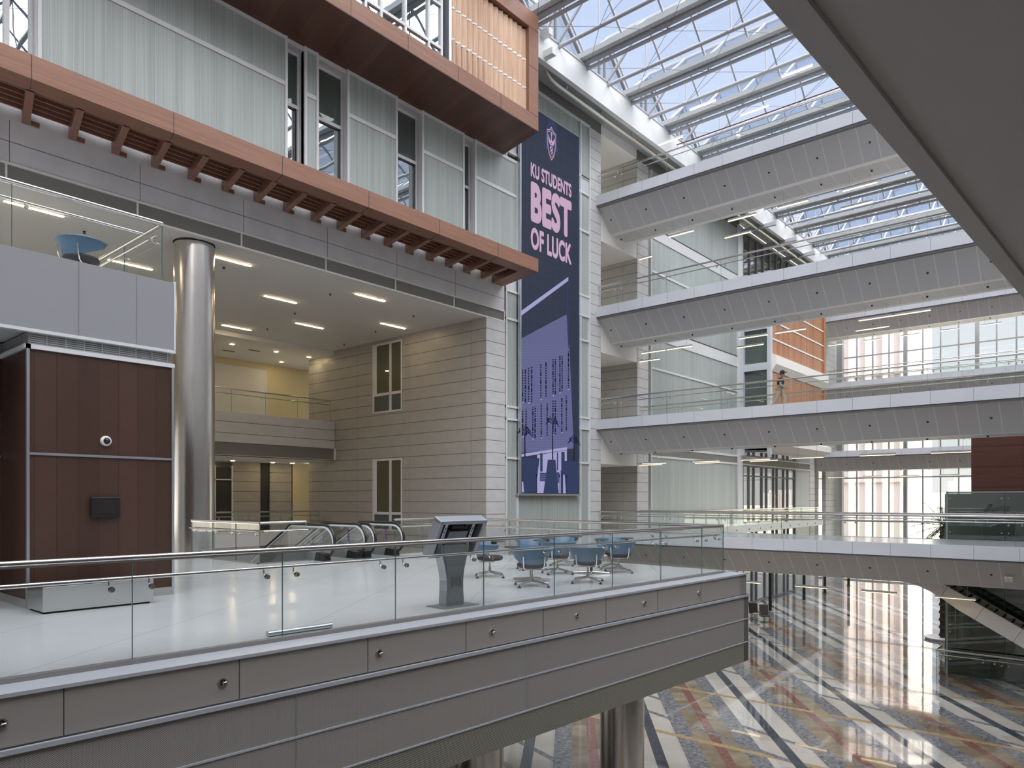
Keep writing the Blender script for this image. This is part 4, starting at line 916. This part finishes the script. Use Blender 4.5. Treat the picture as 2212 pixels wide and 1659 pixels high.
# ------------------------------------------------------------------ footbridges across the atrium
def bridge(name, z, X0, X1, ya, yb, label, rails=True, seam0=16.23, stairs=False):
    t = thing(name, label, 'bridge', (X0, yb, z), 'footbridges across the atrium')
    a = 0.0
    MB().box(X0 + 0.12, X1 - 0.12, ya, yb, z - 0.3, z - 0.015).build('deck', M['deck_floor'], t)
    for x0, x1 in ((X0, X0 + 0.12), (X1 - 0.12, X1)):
        MB().box(x0, x1, ya, yb, z - 0.5, z).build('kerb_panel', M['kerb'], t)
    kj = MB()
    k0 = 19.75
    for k in range(-2, 22):
        y = k0 - 1.39 * k
        if ya < y < yb: kj.box(X0 - 0.003, X0, y - 0.006, y + 0.006, z - 0.5, z).box(X1, X1 + 0.003, y - 0.006, y + 0.006, z - 0.5, z)
    kj.build('kerb_joints', M['seam'], t)
    za, zb = z - 0.56, z - 1.63
    xa, xb = X0 + 0.25, X0 + 1.38; xc, xd = X1 - 1.38, X1 - 0.25
    MB().prism([(xa, za + 0.25), (xa, za), (xb, zb), (xc, zb), (xd, za), (xd, za + 0.25)], ya, yb, 'y').build('soffit', M['soffit'], t)
    MB().box(X0 + 0.06, X0 + 0.28, ya, yb, za - 0.02, z - 0.48).box(X1 - 0.28, X1 - 0.06, ya, yb, za - 0.02, z - 0.48).build('shadow_gap', M['seam'], t)
    tr = MB()
    for k in range(-8, 40):
        y = seam0 - 0.695 * k
        if ya + 0.05 < y < yb - 0.05:
            for (p, q) in (((xa, za), (xb, zb)), ((xd, za), (xc, zb))):
                sg = -1 if p[0] < q[0] else 1
                tr.add([(p[0] + sg * 0.004, y - 0.015, p[1]), (q[0] + sg * 0.004, y - 0.015, q[1]), (q[0] + sg * 0.004, y + 0.015, q[1]), (p[0] + sg * 0.004, y + 0.015, p[1]),
                        (p[0], y - 0.015, p[1]), (q[0], y - 0.015, q[1]), (q[0], y + 0.015, q[1]), (p[0], y + 0.015, p[1])], [(0,1,2,3),(7,6,5,4),(0,4,5,1),(3,2,6,7),(1,5,6,2),(0,3,7,4)])
            tr.box(xb + 0.3, xc - 0.3, y - 0.012, y + 0.012, zb - 0.004, zb)
    tr.box(xa - 0.02, xa + 0.03, ya, yb, za - 0.012, za + 0.012)
    tr.build('panel_seams', M['soffit_trim'], t)
    MB().box(xb, xb + 0.3, ya, yb, zb - 0.006, zb + 0.01).box(xc - 0.3, xc, ya, yb, zb - 0.006, zb + 0.01).build('painted_lit_band', M['soffit_trim'], t)  # same soffit panels; their lighter shading is painted as pale bands
    an = MB()
    for k in range(9):
        y = 20.7 - 2.085 * k
        if ya < y < yb:
            u = 0.5; an.disc((xa + (xb - xa) * u, y, za + (zb - za) * u), 0.045, (-0.69, 0, -0.73), 0.015, 10)
            an.disc(((xb + xc) / 2, y + 0.3, zb), 0.04, (0, 0, -1), 0.06, 8)
    an.build('sprinkler_heads', M['dark'], t)
    if rails:
        railing(t, (X0 + 0.2, yb), (X0 + 0.2, ya), z, [1.2 + 2.78 * k for k in range(10)], 1)
        railing(t, (X1 - 0.2, yb), (X1 - 0.2, ya), z, [2.4 + 2.78 * k for k in range(10)], -1)
    return t
names = ['footbridge at deck level carrying the stairs, lowest of the near ones', 'footbridge with the walking person on it, second from the bottom', 'footbridge third from the bottom, above the walking person', 'topmost near footbridge just below the skylight']
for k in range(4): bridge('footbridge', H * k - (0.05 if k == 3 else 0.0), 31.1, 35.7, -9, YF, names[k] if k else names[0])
nm2 = ['distant footbridge before the end windows, lower one ending at the red wood wall', 'distant footbridge before the end windows, middle one', 'distant footbridge before the end windows, topmost']
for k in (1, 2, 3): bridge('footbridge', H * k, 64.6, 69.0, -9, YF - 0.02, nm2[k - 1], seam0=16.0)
t = thing('access_point', 'small white wireless box fixed to the lowest footbridge soffit', 'wireless box', (31.85, 3.47, -1.2))
mx = Matrix.Translation((31.83, 3.47, -1.2)) @ Matrix.Rotation(R(-44), 4, 'Y')
MB(mx).box(-0.06, 0.0, -0.13, 0.13, -0.13, 0.13).build('casing', M['white'], t, bevel=0.02)
MB(mx).box(-0.064, -0.06, -0.03, 0.03, -0.09, -0.05).build('front_badge', M['kerb'], t)

# ------------------------------------------------------------------ stairs, green glass screen, palm
st = thing('stairs', 'stone stairs with pale stringer descending from the lowest footbridge', 'stairs', (34.3, 8.3, 0))
rise, run, y0s = 5.84 / 34, 0.296, 8.97
s1 = MB()
for k in range(2, 34):
    y = y0s - run * k; z = -rise * (k + 1); s1.box(33.95, 35.25, y - run - 0.03, y, z - 0.06, z).box(33.95, 35.25, y - 0.03, y, z - 0.06, z + rise)
s1.build('treads', mat('stair_stone', (0.62, 0.59, 0.53), 0.6, fn=f_mottle((0.62, 0.59, 0.53), 0.12, 5)), st)
sl = rise / run
def zt(y): return 0.1 - (9.1 - y) * sl
side = [(8.38, -0.32), (-0.9, zt(-0.9)), (-0.9, G0), (-0.2, G0)] + [(y, zt(y) - 0.70) for y in (0.0, 2.0, 4.0, 5.4)] + [(5.9, -2.38), (6.4, -2.08), (6.9, -1.86), (7.5, -1.72), (9.8, -1.66), (9.8, -0.6), (8.38, -0.6)]
for x in (33.8, 35.25): MB().prism(side, x, x + 0.15, 'x').build('stringer', M['soffit_trim'], st)
for k in range(5):
    y = 7.0 - 1.25 * k; z = zt(y); MB().prism([(y, z), (y + 0.012, z), (y + 0.36, z - 0.62), (y + 0.348, z - 0.62)], 33.795, 33.8, 'x').build('stringer_joint', M['dark'], st)
gs = thing('glass_screen', 'tall dark green glass screen behind the stairs and the lowest footbridge', 'glass screen', (35.9, 6.1, G0))
for k in range(5):
    y1 = 6.14 - 2.1 * k; MB().box(35.9, 35.93, y1 - 2.08, y1, G0 + 0.02, 2.02).build('glass_panel', M['greenglass'], gs)
box('added_dark_backing', mat('green_shade', (0.20, 0.26, 0.22), 0.6), gs, 37.3, 37.4, -4.4, 6.45, G0, 1.95)  # added sheet behind the glass, coloured for the dark seen through it
MB().box(35.88, 35.95, -4.4, 6.14, 1.98, 2.04).box(35.88, 35.95, 6.1, 6.16, G0, 2.04).build('top_trim', mat('glass_rim', (0.42, 0.50, 0.46), 0.3), gs)
fx = MB()
for k in range(5):
    for y in (6.02 - 2.1 * k, 4.16 - 2.1 * k):
        for z in (-5.2, -4.0, -3.7, -1.9, -0.6, 0.3, 1.75): fx.disc((35.9, y, z), 0.03, (-1, 0, 0), 0.015, 10)
fx.build('glass_fixings', M['steel'], gs)
rg = thing('ground_railing', 'low glass railing with two steel bars at the foot of the green glass screen', 'railing', (35.3, 6.5, G0))
railing(rg, (35.45, 6.45), (35.45, -3), G0, [1.9, 3.8], 1, hh=1.05)
railing(rg, (36.6, 6.45), (35.45, 6.45), G0, [], 1, hh=1.05)
t = thing('bench_reflection', 'light grey block standing in for a bench reflection in the dark green glass', 'bench', (36.6, 4, G0))  # solid block added in place of a reflection in the glass
MB().box(36.2, 36.8, 2.2, 4.4, G0 + 0.08, G0 + 0.5).build('body', M['bench'], t); MB().box(36.25, 36.75, 2.3, 4.3, G0, G0 + 0.08).build('plinth', M['dark'], t)
def palm(x, y, z, h, label):
    t = thing('palm_tree', label, 'palm', (x, y, z))
    prof = [(0, 0)]
    for k in range(30): prof += [(0.27 if k % 2 else 0.2, h * k / 30), (0.2, h * (k + 0.9) / 30)]
    MB().lathe(prof + [(0, h)], (x, y, z), 12).build('trunk', M['trunk'], t)
    fr = MB()
    for k in range(26):
        a = 2 * math.pi * k / 26 + random.uniform(-.1, .1); el = R(random.choice((62, 40, 18, -5, -28))); L = random.uniform(1.4, 2.1); pts = []
        for q in range(7):
            u = q / 6; r = L * u * math.cos(el); zz_ = h + L * u * math.sin(el) - 0.55 * u * u
            pts.append((x + r * math.cos(a), y + r * math.sin(a), z + zz_))
        fr.tube(pts, [0.02 - 0.0022 * q for q in range(7)], 5)
        for q in range(1, 7):
            p = Vector(pts[q]); d = (Vector(pts[q]) - Vector(pts[q - 1])).normalized(); sd_ = d.cross(Vector((0, 0, 1))).normalized()
            for sg in (-1, 1):
                for sub in (0, 0.5):
                    b0 = p - d * 0.1 * sub * 2; tip = b0 + sd_ * sg * 0.30 + d * 0.2 - Vector((0, 0, 0.12)); fr.add([tuple(b0), tuple(b0 + d * 0.05), tuple(tip), tuple(b0 + Vector((0, 0, 0.015)))], [(0, 1, 2), (0, 2, 3), (1, 3, 2), (0, 3, 1)])
    fr.build('fronds', M['frond'], t)
    MB().lathe([(0, 0), (0.9, 0), (0.95, 0.12), (0, 0.12)], (x, y, z), 20).build('root_ring', M['concrete'], t)
    return t
palm(44.6, 7.75, G0, 6.1, 'palm tree with rough trunk beside the green glass screen')

# ------------------------------------------------------------------ ground floor things far off
for i, (x, y) in enumerate(((48.5, 18.7), (55.3, 18.76), (60.5, 18.88), (67.1, 18.94))):
    t = thing('black_post', 'slim black post on the marble floor, %s from the brown lounge chairs' % ORD[i], 'post', (x, y, G0), 'black posts along the far facade')
    MB().lathe([(0, G0), (0.11, G0), (0.11, -2.3), (0, -2.3)], (x, y, 0), 16).build('shaft', M['rubber'], t, True)
    MB().lathe([(0.11, G0), (0.17, G0), (0.17, G0 + 0.03), (0.11, G0 + 0.04)], (x, y, 0), 16).build('base_plate', M['rubber'], t, True)
def lounge(x, y, a, lb):
    t = thing('lounge_chair', lb, 'chair', (x, y, G0)); mx = Matrix.Translation((x, y, G0)) @ Matrix.Rotation(R(a), 4, 'Z')
    MB(mx).prism([(-0.3, 0.44), (0.28, 0.40), (0.28, 0.36), (-0.3, 0.38)], -0.26, 0.26, 'x').build('seat', M['brown_seat'], t)
    MB(mx).prism([(0.24, 0.38), (0.40, 1.05), (0.46, 1.04), (0.30, 0.36)], -0.26, 0.26, 'x').build('backrest', M['brown_seat'], t)
    for s in (-1, 1): MB(mx).tube([(s * .28, -.28, .42), (s * .28, -.28, .62), (s * .28, .2, .62), (s * .28, .34, .7)], 0.014, 6).build('armrest', M['steel'], t)
    MB(mx).tube([(0, 0, 0.06), (0, 0, 0.38)], 0.03, 8).build('gas_column', M['steel'], t)
    for k in range(4): q = R(45 + 90 * k); MB(mx).tube([(0, 0, 0.08), (0.34 * math.cos(q), 0.34 * math.sin(q), 0.02)], 0.018, 6).build('leg', M['steel'], t)
lounge(43.6, 17.15, -60, 'brown lounge chair nearest the deck corner on the marble floor')
lounge(44.6, 18.2, 100, 'brown lounge chair facing the other beside the glass doors')
t = thing('side_table', 'little steel table between the brown lounge chairs', 'table', (44.0, 17.8, G0))
MB().lathe([(0, .42), (.25, .42), (.25, .45), (0, .45)], (44.0, 17.8, G0), 16).build('table_top', M['tablegray'], t); MB().lathe([(0, 0), (.2, 0), (.03, .03), (.03, .42), (0, .42)], (44.0, 17.8, G0), 12).build('post', M['steel'], t)

# ------------------------------------------------------------------ lamps
def bar_lamp(name, x, y, z, along, L, label, group, hang=0.0, w_=0.05, h=0.09):
    t = thing(name, label, 'lamp', (x, y, z), group)
    def bx_(a, b_, z0, z1, n_, m_):
        g_ = MB(); (g_.box(-a + x, a + x, -b_ + y, b_ + y, z0 + z, z1 + z) if along == 'x' else g_.box(-b_ + x, b_ + x, -a + y, a + y, z0 + z, z1 + z)); return g_.build(n_, m_, t)
    if hang:
        bx_(L / 2, w_, 0.012, h, 'housing', M['white_steel'])
        for s in (-1, 1): q = s * L * 0.3; p = (x + q, y) if along == 'x' else (x, y + q); MB().tube([(*p, z + h), (*p, z + hang)], 0.005, 5).build('suspension_wire', M['grey_steel'], t)
        bx_(L / 2 - 0.01, w_ - 0.006, -0.006, 0.012, 'tube', M['pendant'])
    else:
        bx_(L / 2 + 0.015, w_ + 0.012, 0.0, 0.02, 'trim_frame', M['white']); bx_(L / 2, w_, -0.012, 0.002, 'tube', M['lamp'])
    return t
cl = [(6.33, 22.48, 'seen through the front glass of the grey balcony'), (9.93, 25.40, 'seen through the end glass of the grey balcony'), (11.93, 22.48, 'beside the top of the steel column'), (15.5, 25.36, 'second from the column in the middle row'),
      (17.63, 22.48, 'in the front row, farthest from the column'), (16.73, 31.03, 'deepest in the recess, near the column'), (18.71, 28.21, 'in the centre of the recess ceiling'), (21.18, 25.36, 'nearest the stone wall'), (5.2, 28.21, None), (12.9, 28.21, None), (11.0, 31.03, None), (5.3, 31.03, None)]
for x, y, nm in cl: bar_lamp('ceiling_light', x, y, 9.545, 'x', 1.39, 'recessed warm strip light ' + (nm or 'hidden behind the steel column or the grey balcony'), 'strip lights in the recess ceiling')
def spot(x, y, z, lb, grp):
    t = thing('downlight', lb, 'lamp', (x, y, z), grp)
    MB().box(x - 0.1, x + 0.1, y - 0.1, y + 0.1, z - 0.002, z + 0.015).build('trim_frame', M['white'], t); MB().box(x - 0.075, x + 0.075, y - 0.075, y + 0.075, z - 0.012, z).build('diffuser', M['downlamp'], t)
for i, (x, y) in enumerate(((17.87, 33.6), (20.28, 33.6), (22.2, 33.55), (22.0, 35.9))):
    spot(x, y, 9.345, 'square downlight over the cream balcony, ' + ('%s from the steel column' % ORD[i] if i < 3 else 'the one farther back'), 'downlights above the balcony')
for i, (x, y) in enumerate(((18.75, 35.2), (21.1, 35.3), (22.3, 35.3))): spot(x, y, 3.705, 'square downlight under the recess balcony, %s from the steel column' % ORD[i], 'downlights under the balcony')
for z, k in ((9.545, 0),):
    pass
spk = [(12.11, 23.32), (16.33, 23.26), (17.03, 26.77), (17.78, 30.22), (20.6, 23.34), (21.33, 26.81), (22.08, 30.27), (7.82, 23.3)]
for x, y in spk:
    tag(MB().lathe([(0, 0), (0.045, 0), (0.03, -0.03), (0.012, -0.035), (0.012, -0.055), (0.05, -0.06), (0, -0.062)], (x, y, 9.56), 12).build('sprinkler', M['dark']), 'small dark sprinkler head on the white recess ceiling', 'sprinkler', 'sprinkler heads on the recess ceiling')
for x, y, lb in ((19.4, 34.2, 'dark slot air vent in the cream ceiling, nearer the balcony rail'), (18.6, 35.3, 'dark slot air vent in the cream ceiling, farther back')):
    t = thing('ceiling_vent', lb, 'vent', (x, y, 9.34)); MB().box(x - 0.35, x + 0.35, y - 0.12, y + 0.12, 9.35, 9.37).build('trim_frame', M['white'], t); MB().box(x - 0.3, x + 0.3, y - 0.08, y + 0.08, 9.34, 9.36).build('slots', M['dark'], t)
# pendants under the bridges
lev = ['lowest', 'second', 'third', 'topmost']
near = {0: [11.0, 8.2, 5.4, 14.0], 1: [18.95, 16.05, 13.55, 11.15, 8.25, 5.55], 2: [19.0, 17.5, 13.65, 11.9, 8.3, 6.95], 3: [17.4, 14.2, 11.8, 8.95]}
far = {1: [20.4, 17.0, 14.0], 2: [20.5, 14.7, 9.0], 3: [21.0, 15.35, 9.66]}
for k in range(4):
    z = H * k - 2.25 - (0.05 if k == 3 else 0)
    for i, y in enumerate(near[k]): bar_lamp('pendant_light', 33.3, y, z, 'y', 1.39, 'pendant strip light under the %s near footbridge, %s along its near side' % (lev[k], ORD[i]), 'pendant lights under the footbridges', hang=0.62)
    for i, y in enumerate(far.get(k, [])): bar_lamp('pendant_light', 35.45, y, z + 0.05, 'y', 1.39, 'pendant strip light on the far side of the %s near footbridge, %s from the facade' % (lev[k], ORD[i]), 'pendant lights under the footbridges', hang=1.64)
for i, (y, z) in enumerate(((18.15, 20.2), (16.35, 21.4), (13.7, 20.2), (11.7, 21.3))): bar_lamp('pendant_light', 33.545, y, z, 'y', 1.39, 'pendant strip light hanging below the skylight, %s from the facade' % ORD[i], 'pendant lights below the skylight', hang=21.85 - z)
for k in (1, 2, 3):
    for i, y in enumerate((19.8, 16.9, 14.0, 11.2, 8.4)): bar_lamp('pendant_light', 66.5, y, H * k - 2.2, 'y', 1.39, 'small distant pendant strip light under the %s far footbridge, %s from the facade' % (['lower', 'middle', 'upper'][k - 1], ORD[i]), 'pendant lights under the far footbridges', hang=0.57)
for k in range(4): bar_lamp('pendant_light', 32.9, 22.6, H * k + 3.2 if k < 3 else 20.5, 'x', 1.39, 'strip light in the lobby opening at the facade, %s from the bottom' % ORD[k], 'lobby strip lights', hang=0.35)

# ------------------------------------------------------------------ skylight
PX, PW = 27.55, 3.93
xr = -11.75
kmin, kmax = -10, 11
for k in range(kmin, kmax):
    xg = PX + PW * k; xm = xg + PW / 2; seen = -1 <= k <= 8
    t = thing('skylight_bay', 'glazed gable of the skylight with steel tubes, %s from the wooden bay' % ORD[max(k, -1) + 1] if seen else 'skylight gable out of sight of the photo', 'skylight', (xg, 19.4, 22))
    if not seen: t['kind'] = 'structure'
    MB().box(xg - 0.30, xg - 0.03, -14, 19.5, 22.06, 22.3).build('gutter_beam', M['grey_steel'], t)
    MB().box(xg + 0.04, xg + 0.26, -14, 19.5, 21.98, 22.22).box(xg - 0.05, xg + 0.06, -14, 19.5, 22.25, 22.32).build('gutter_beam', M['roof_steel'], t)
    MB().tube([(xg + 0.32, -14, 21.85), (xg + 0.32, 19.45, 21.85)], 0.085, 10).build('edge_tube', M['roof_steel'], t, True)
    MB().tube([(xm + 0.1, -14, 21.85), (xm + 0.1, 19.45, 21.85)], 0.09, 10).build('chord_tube', M['roof_steel'], t, True)
    rf = MB(); rd = MB()
    def strut(p_, r_): MB().tube(p_, r_, 6).build('strut', M['roof_steel'], t, True)
    xr_ = xm; zr = 24.05; zg = 22.34
    n = 17
    for j in range(n):
        y = 19.3 - 2.06 * j
        if y < -13.9: break
        for xa_, xb_ in ((xg, xr_), (xg + PW, xr_)):
            rf.prism([(xa_, zg - 0.06), (xr_, zr - 0.06), (xr_, zr + 0.06), (xa_, zg + 0.06)], y - 0.04, y + 0.04, 'y')
        if j % 2 == 1:
            strut([(xm + 0.1, y, 21.9), (xr_, y, zr)], 0.035)
            for dy in (-2.06, 2.06):
                for xx in (xg + 0.32, xg + PW + 0.32): rd.tube([(xm + 0.1, y, 21.85), (xx, y + dy, 21.85)], 0.011, 5)
            rd.tube([(xm + 0.1, y, 21.86), (xr_, y - 4.12, zr - .1)], 0.011, 5)
        else:
            strut([(xg + 0.32, y, 21.9), (xg + 0.1, y, zg + 0.05)], 0.05)
    strut([(xr_, 19.3, 22.0), (xr_, 17.3, zr - 0.1)], 0.07)
    rf.box(xr_ - 0.06, xr_ + 0.06, -14, 19.4, zr - 0.06, zr + 0.08)
    rf.build('rafters', M['roof_steel'], t); rd.build('tie_rods', M['seam'], t)
    MB().prism([(xg, zg), (xr_, zr), (xr_, zr + 0.02), (xg, zg + 0.02)], -14, 19.4, 'y').prism([(xr_, zr), (xg + PW, zg), (xg + PW, zg + 0.02), (xr_, zr + 0.02)], -14, 19.4, 'y').build('roof_glass', M['roofglass'], t)
    MB().prism([(xg, 22.0), (xg + PW, 22.0), (xg + PW, zg), (xr_, zr), (xg, zg)], 19.5, 19.52, 'y').build('gable_glass', M['roofglass'], t)
    gf = MB().box(xr_ - 0.05, xr_ + 0.05, 19.46, 19.56, 22, zr).box(xr_ - 0.5, xr_ - 0.42, 19.46, 19.56, 22, zr - 0.35).prism([(xg, zg - 0.08), (xr_, zr - 0.08), (xr_, zr + 0.02), (xg, zg + 0.02)], 19.44, 19.58, 'y').prism([(xr_, zr - 0.08), (xg + PW, zg - 0.08), (xg + PW, zg + 0.02), (xr_, zr + 0.02)], 19.44, 19.58, 'y')
    gf.build('gable_frame', M['seam'], t)
struct(box('ceiling_roof_edge', M['white'], None, -12.2, 72, -14.3, -14, 21.4, 24.2))
# galvanised duct along the eave and bracket blocks
t = thing('service_duct', 'long galvanised pipe duct running along the eave under the skylight', 'duct', (25.3, 20, 20.73))
pts = [(72, 20.0, 20.75), (26.3, 20.0, 20.75), (25.8, 20.0, 20.82), (25.5, 20.0, 21.0), (25.36, 19.95, 21.3), (25.3, 19.8, 22.3), (25.25, 19.7, 22.8), (25.0, 19.6, 23.15), (24.6, 19.5, 23.4), (23.6, 19.4, 23.7), (20, 19.3, 23.9)]
MB().tube([(x, 19.95 if x > 25.2 else y - 0.6, z - 0.12) for x, y, z in pts[:6]] + [(24.9, 19.25, 22.6), (24.3, 19.2, 22.75), (12, 19.2, 22.8)], 0.11, 12).build('pipe', M['galv'], t, True)
hb = MB()
for k in range(16):
    x = 27.0 + 2.9 * k; hb.box(x - 0.05, x + 0.05, 19.9, 20.1, 20.7, 21.05)
hb.build('hangers', M['white_steel'], t)
for i, (x, z) in enumerate(((24.1, 22.35), (24.45, 21.75), (24.7, 21.0))):
    tag(MB().box(x - 0.14, x + 0.14, 18.9, 19.38, z - 0.14, z + 0.14).build('bracket_arm', M['white_steel']), 'square white steel arm end beside the corner of the wooden bay, %s of three' % ['upper', 'middle', 'lower'][i], 'bracket', 'steel arms at the wooden bay')
t = thing('sprinkler_pipe', 'thin dark red sprinkler pipe crossing below the skylight', 'pipe', (36, 12, 21.6)); MB().tube([(36.6, 19.4, 21.55), (36.6, -13, 21.55)], 0.03, 8).build('pipe', mat('dark_red_pipe', (0.10, 0.03, 0.03), 0.5), t, True)
vd = MB()
for k in range(8): vd.tube([(36.6, 18 - 3.4 * k, 21.55), (36.6, 18 - 3.4 * k, 22.0)], 0.008, 5)
vd.build('hangers', M['grey_steel'], t)
t = thing('loudspeaker', 'small white globe loudspeaker hanging among the skylight cables', 'loudspeaker', (37.475, 16.2, 21.3))
MB().lathe([(0, -0.14), (0.1, -0.1), (0.14, 0), (0.1, 0.1), (0, 0.14)], (37.475, 16.2, 21.3), 16).build('globe', M['white'], t, True); MB().tube([(37.475, 16.2, 21.44), (37.475, 16.2, 21.85)], 0.01, 6).build('stem', M['dark'], t)

# ------------------------------------------------------------------ walking person on the second bridge
def skin(name, nodes, edges, m, parent, root=0):
    me = bpy.data.meshes.new(name); off = Vector((0, 0, 0)); q = parent
    while q is not None: off += q.location; q = q.parent
    me.from_pydata([tuple(Vector(n[:3]) - off) for n in nodes], edges, []); me.materials.append(m)
    ob = bpy.data.objects.new(name, me); COL.objects.link(ob); ob.parent = parent
    md = ob.modifiers.new('skin', 'SKIN'); md.use_smooth_shade = True
    for i, n in enumerate(nodes):
        r = n[3]; me.skin_vertices[0].data[i].radius = r if isinstance(r, tuple) else (r, r)
    me.skin_vertices[0].data[root].use_root = True
    sb = ob.modifiers.new('smooth', 'SUBSURF'); sb.levels = 2; sb.render_levels = 2
    return ob
pz = H; px_, py_ = 33.2, 12.35
pr = thing('person', 'person in a dark cap, dark shirt and beige trousers walking across the footbridge', 'person', (px_, py_, pz))
def P_(x, y, z, r): return (px_ + x, py_ + y, pz + z, r)      # walks towards -y
body = [P_(0, 0, .95, .13), P_(0, -.02, 1.15, .135), P_(0, -.05, 1.35, .15), P_(0, -.06, 1.46, .06), P_(0, -.08, 1.53, .055),
        P_(0, -.11, 1.62, (.085, .10)), P_(0, -.12, 1.70, .085),
        P_(.09, 0, .90, .10), P_(.10, -.20, .52, .065), P_(.10, -.14, .10, .045), P_(.10, -.28, .04, .035),
        P_(-.09, 0, .90, .10), P_(-.10, .12, .50, .065), P_(-.10, .36, .16, .045), P_(-.10, .30, .05, .035),
        P_(.19, -.05, 1.40, .06), P_(.25, .10, 1.15, .045), P_(.24, .12, .92, .034), P_(.24, .10, .84, .03),
        P_(-.19, -.05, 1.40, .06), P_(-.25, -.12, 1.14, .045), P_(-.23, -.30, .98, .034), P_(-.22, -.36, .94, .03)]
ed = [(0,1),(1,2),(2,3),(3,4),(4,5),(5,6),(0,7),(7,8),(8,9),(9,10),(0,11),(11,12),(12,13),(13,14),(2,15),(15,16),(16,17),(17,18),(2,19),(19,20),(20,21),(21,22)]
bd = skin('body', body, ed, M['skin'], pr)
for c0, dr in (((.24, .10, .84), (0, -.02, -1)), ((-.22, -.36, .94), (0, -.8, -.5))):
    fg = MB(); d_ = Vector(dr).normalized()
    for q, L in enumerate((.055, .07, .075, .068, .05)):
        o_ = Vector(c0) + Vector((0, .025 * (q - 2), 0)) ; o_ = Vector((px_, py_, pz)) + o_
        fg.tube([o_, o_ + d_ * L * .6 + Vector((.004 * (q - 2), 0, 0)), o_ + d_ * L + Vector((.01, 0, -.005))], [.009, .008, .006], 6)
    fg.build('fingers', M['skin'], pr, True)
skin('shirt', [P_(0, 0, .92, .155), P_(0, -.02, 1.15, .155), P_(0, -.05, 1.36, .165), P_(0, -.06, 1.45, .075), P_(.19, -.05, 1.40, .078), P_(.235, .06, 1.22, .066), P_(-.19, -.05, 1.40, .078), P_(-.235, -.10, 1.22, .066)], [(0,1),(1,2),(2,3),(2,4),(4,5),(2,6),(6,7)], M['navy'], pr)
skin('trousers', [P_(0, 0, .96, .145), P_(.09, 0, .88, .115), P_(.10, -.20, .52, .085), P_(.10, -.14, .12, .07), P_(-.09, 0, .88, .115), P_(-.10, .12, .50, .085), P_(-.10, .36, .18, .07)], [(0,1),(1,2),(2,3),(0,4),(4,5),(5,6)], M['beige'], pr)
for x, y, z, rt in ((.10, -.19, .045, 0), (-.10, .33, .09, 35)):
    MB(Matrix.Translation((px_ + x, py_ + y, pz + z)) @ Matrix.Rotation(R(rt), 4, 'X')).box(-.05, .05, -.15, .11, -.045, .035).build('shoe', M['white'], pr, bevel=0.025)
hd = MB().lathe([(0, .1), (.05, .095), (.09, .06), (.105, 0), (.10, -.06), (.07, -.08)], (px_, py_ - .10, pz + 1.69), 16)
hd.build('hair', M['hair'], pr, True)
cp = MB().lathe([(0, .125), (.06, .115), (.105, .07), (.115, .01), (.112, 0)], (px_, py_ - .11, pz + 1.70), 18).box(px_ - .08, px_ + .08, py_ - .32, py_ - .16, pz + 1.70, pz + 1.715)
cp.build('cap', M['hair'], pr, True)
fc = MB(); hx, hy, hz = px_, py_ - .21, pz + 1.62
fc.add([(hx - .014, hy, hz + .01), (hx + .014, hy, hz + .01), (hx, hy - .03, hz - .02), (hx, hy, hz - .035), (hx, hy, hz + .04)], [(0, 2, 4), (2, 1, 4), (0, 3, 2), (3, 1, 2)]); fc.build('nose', M['skin'], pr)
MB().disc((hx - .035, hy + .008, hz + .03), .011, (0, -1, 0), .006, 8).disc((hx + .035, hy + .008, hz + .03), .011, (0, -1, 0), .006, 8).box(hx - .025, hx + .025, hy - .004, hy + .01, hz - .058, hz - .05).build('eyes_and_mouth', M['hair'], pr)
for s in (-1, 1): MB().disc((hx + s * .085, hy + .1, hz), .028, (s, 0, 0), .015, 10).build('ear', M['skin'], pr)
t = thing('backpack', 'dark backpack on the walking person', 'backpack', (px_, py_ + .2, pz + 1.2)); 
MB().box(px_ - .14, px_ + .14, py_ + .10, py_ + .26, pz + 1.0, pz + 1.42).build('bag', M['navy'], t, bevel=0.05)
bpy.data.objects.remove(kids(t)[0]); bpy.data.objects.remove(t)
bpy.context.view_layer.update()
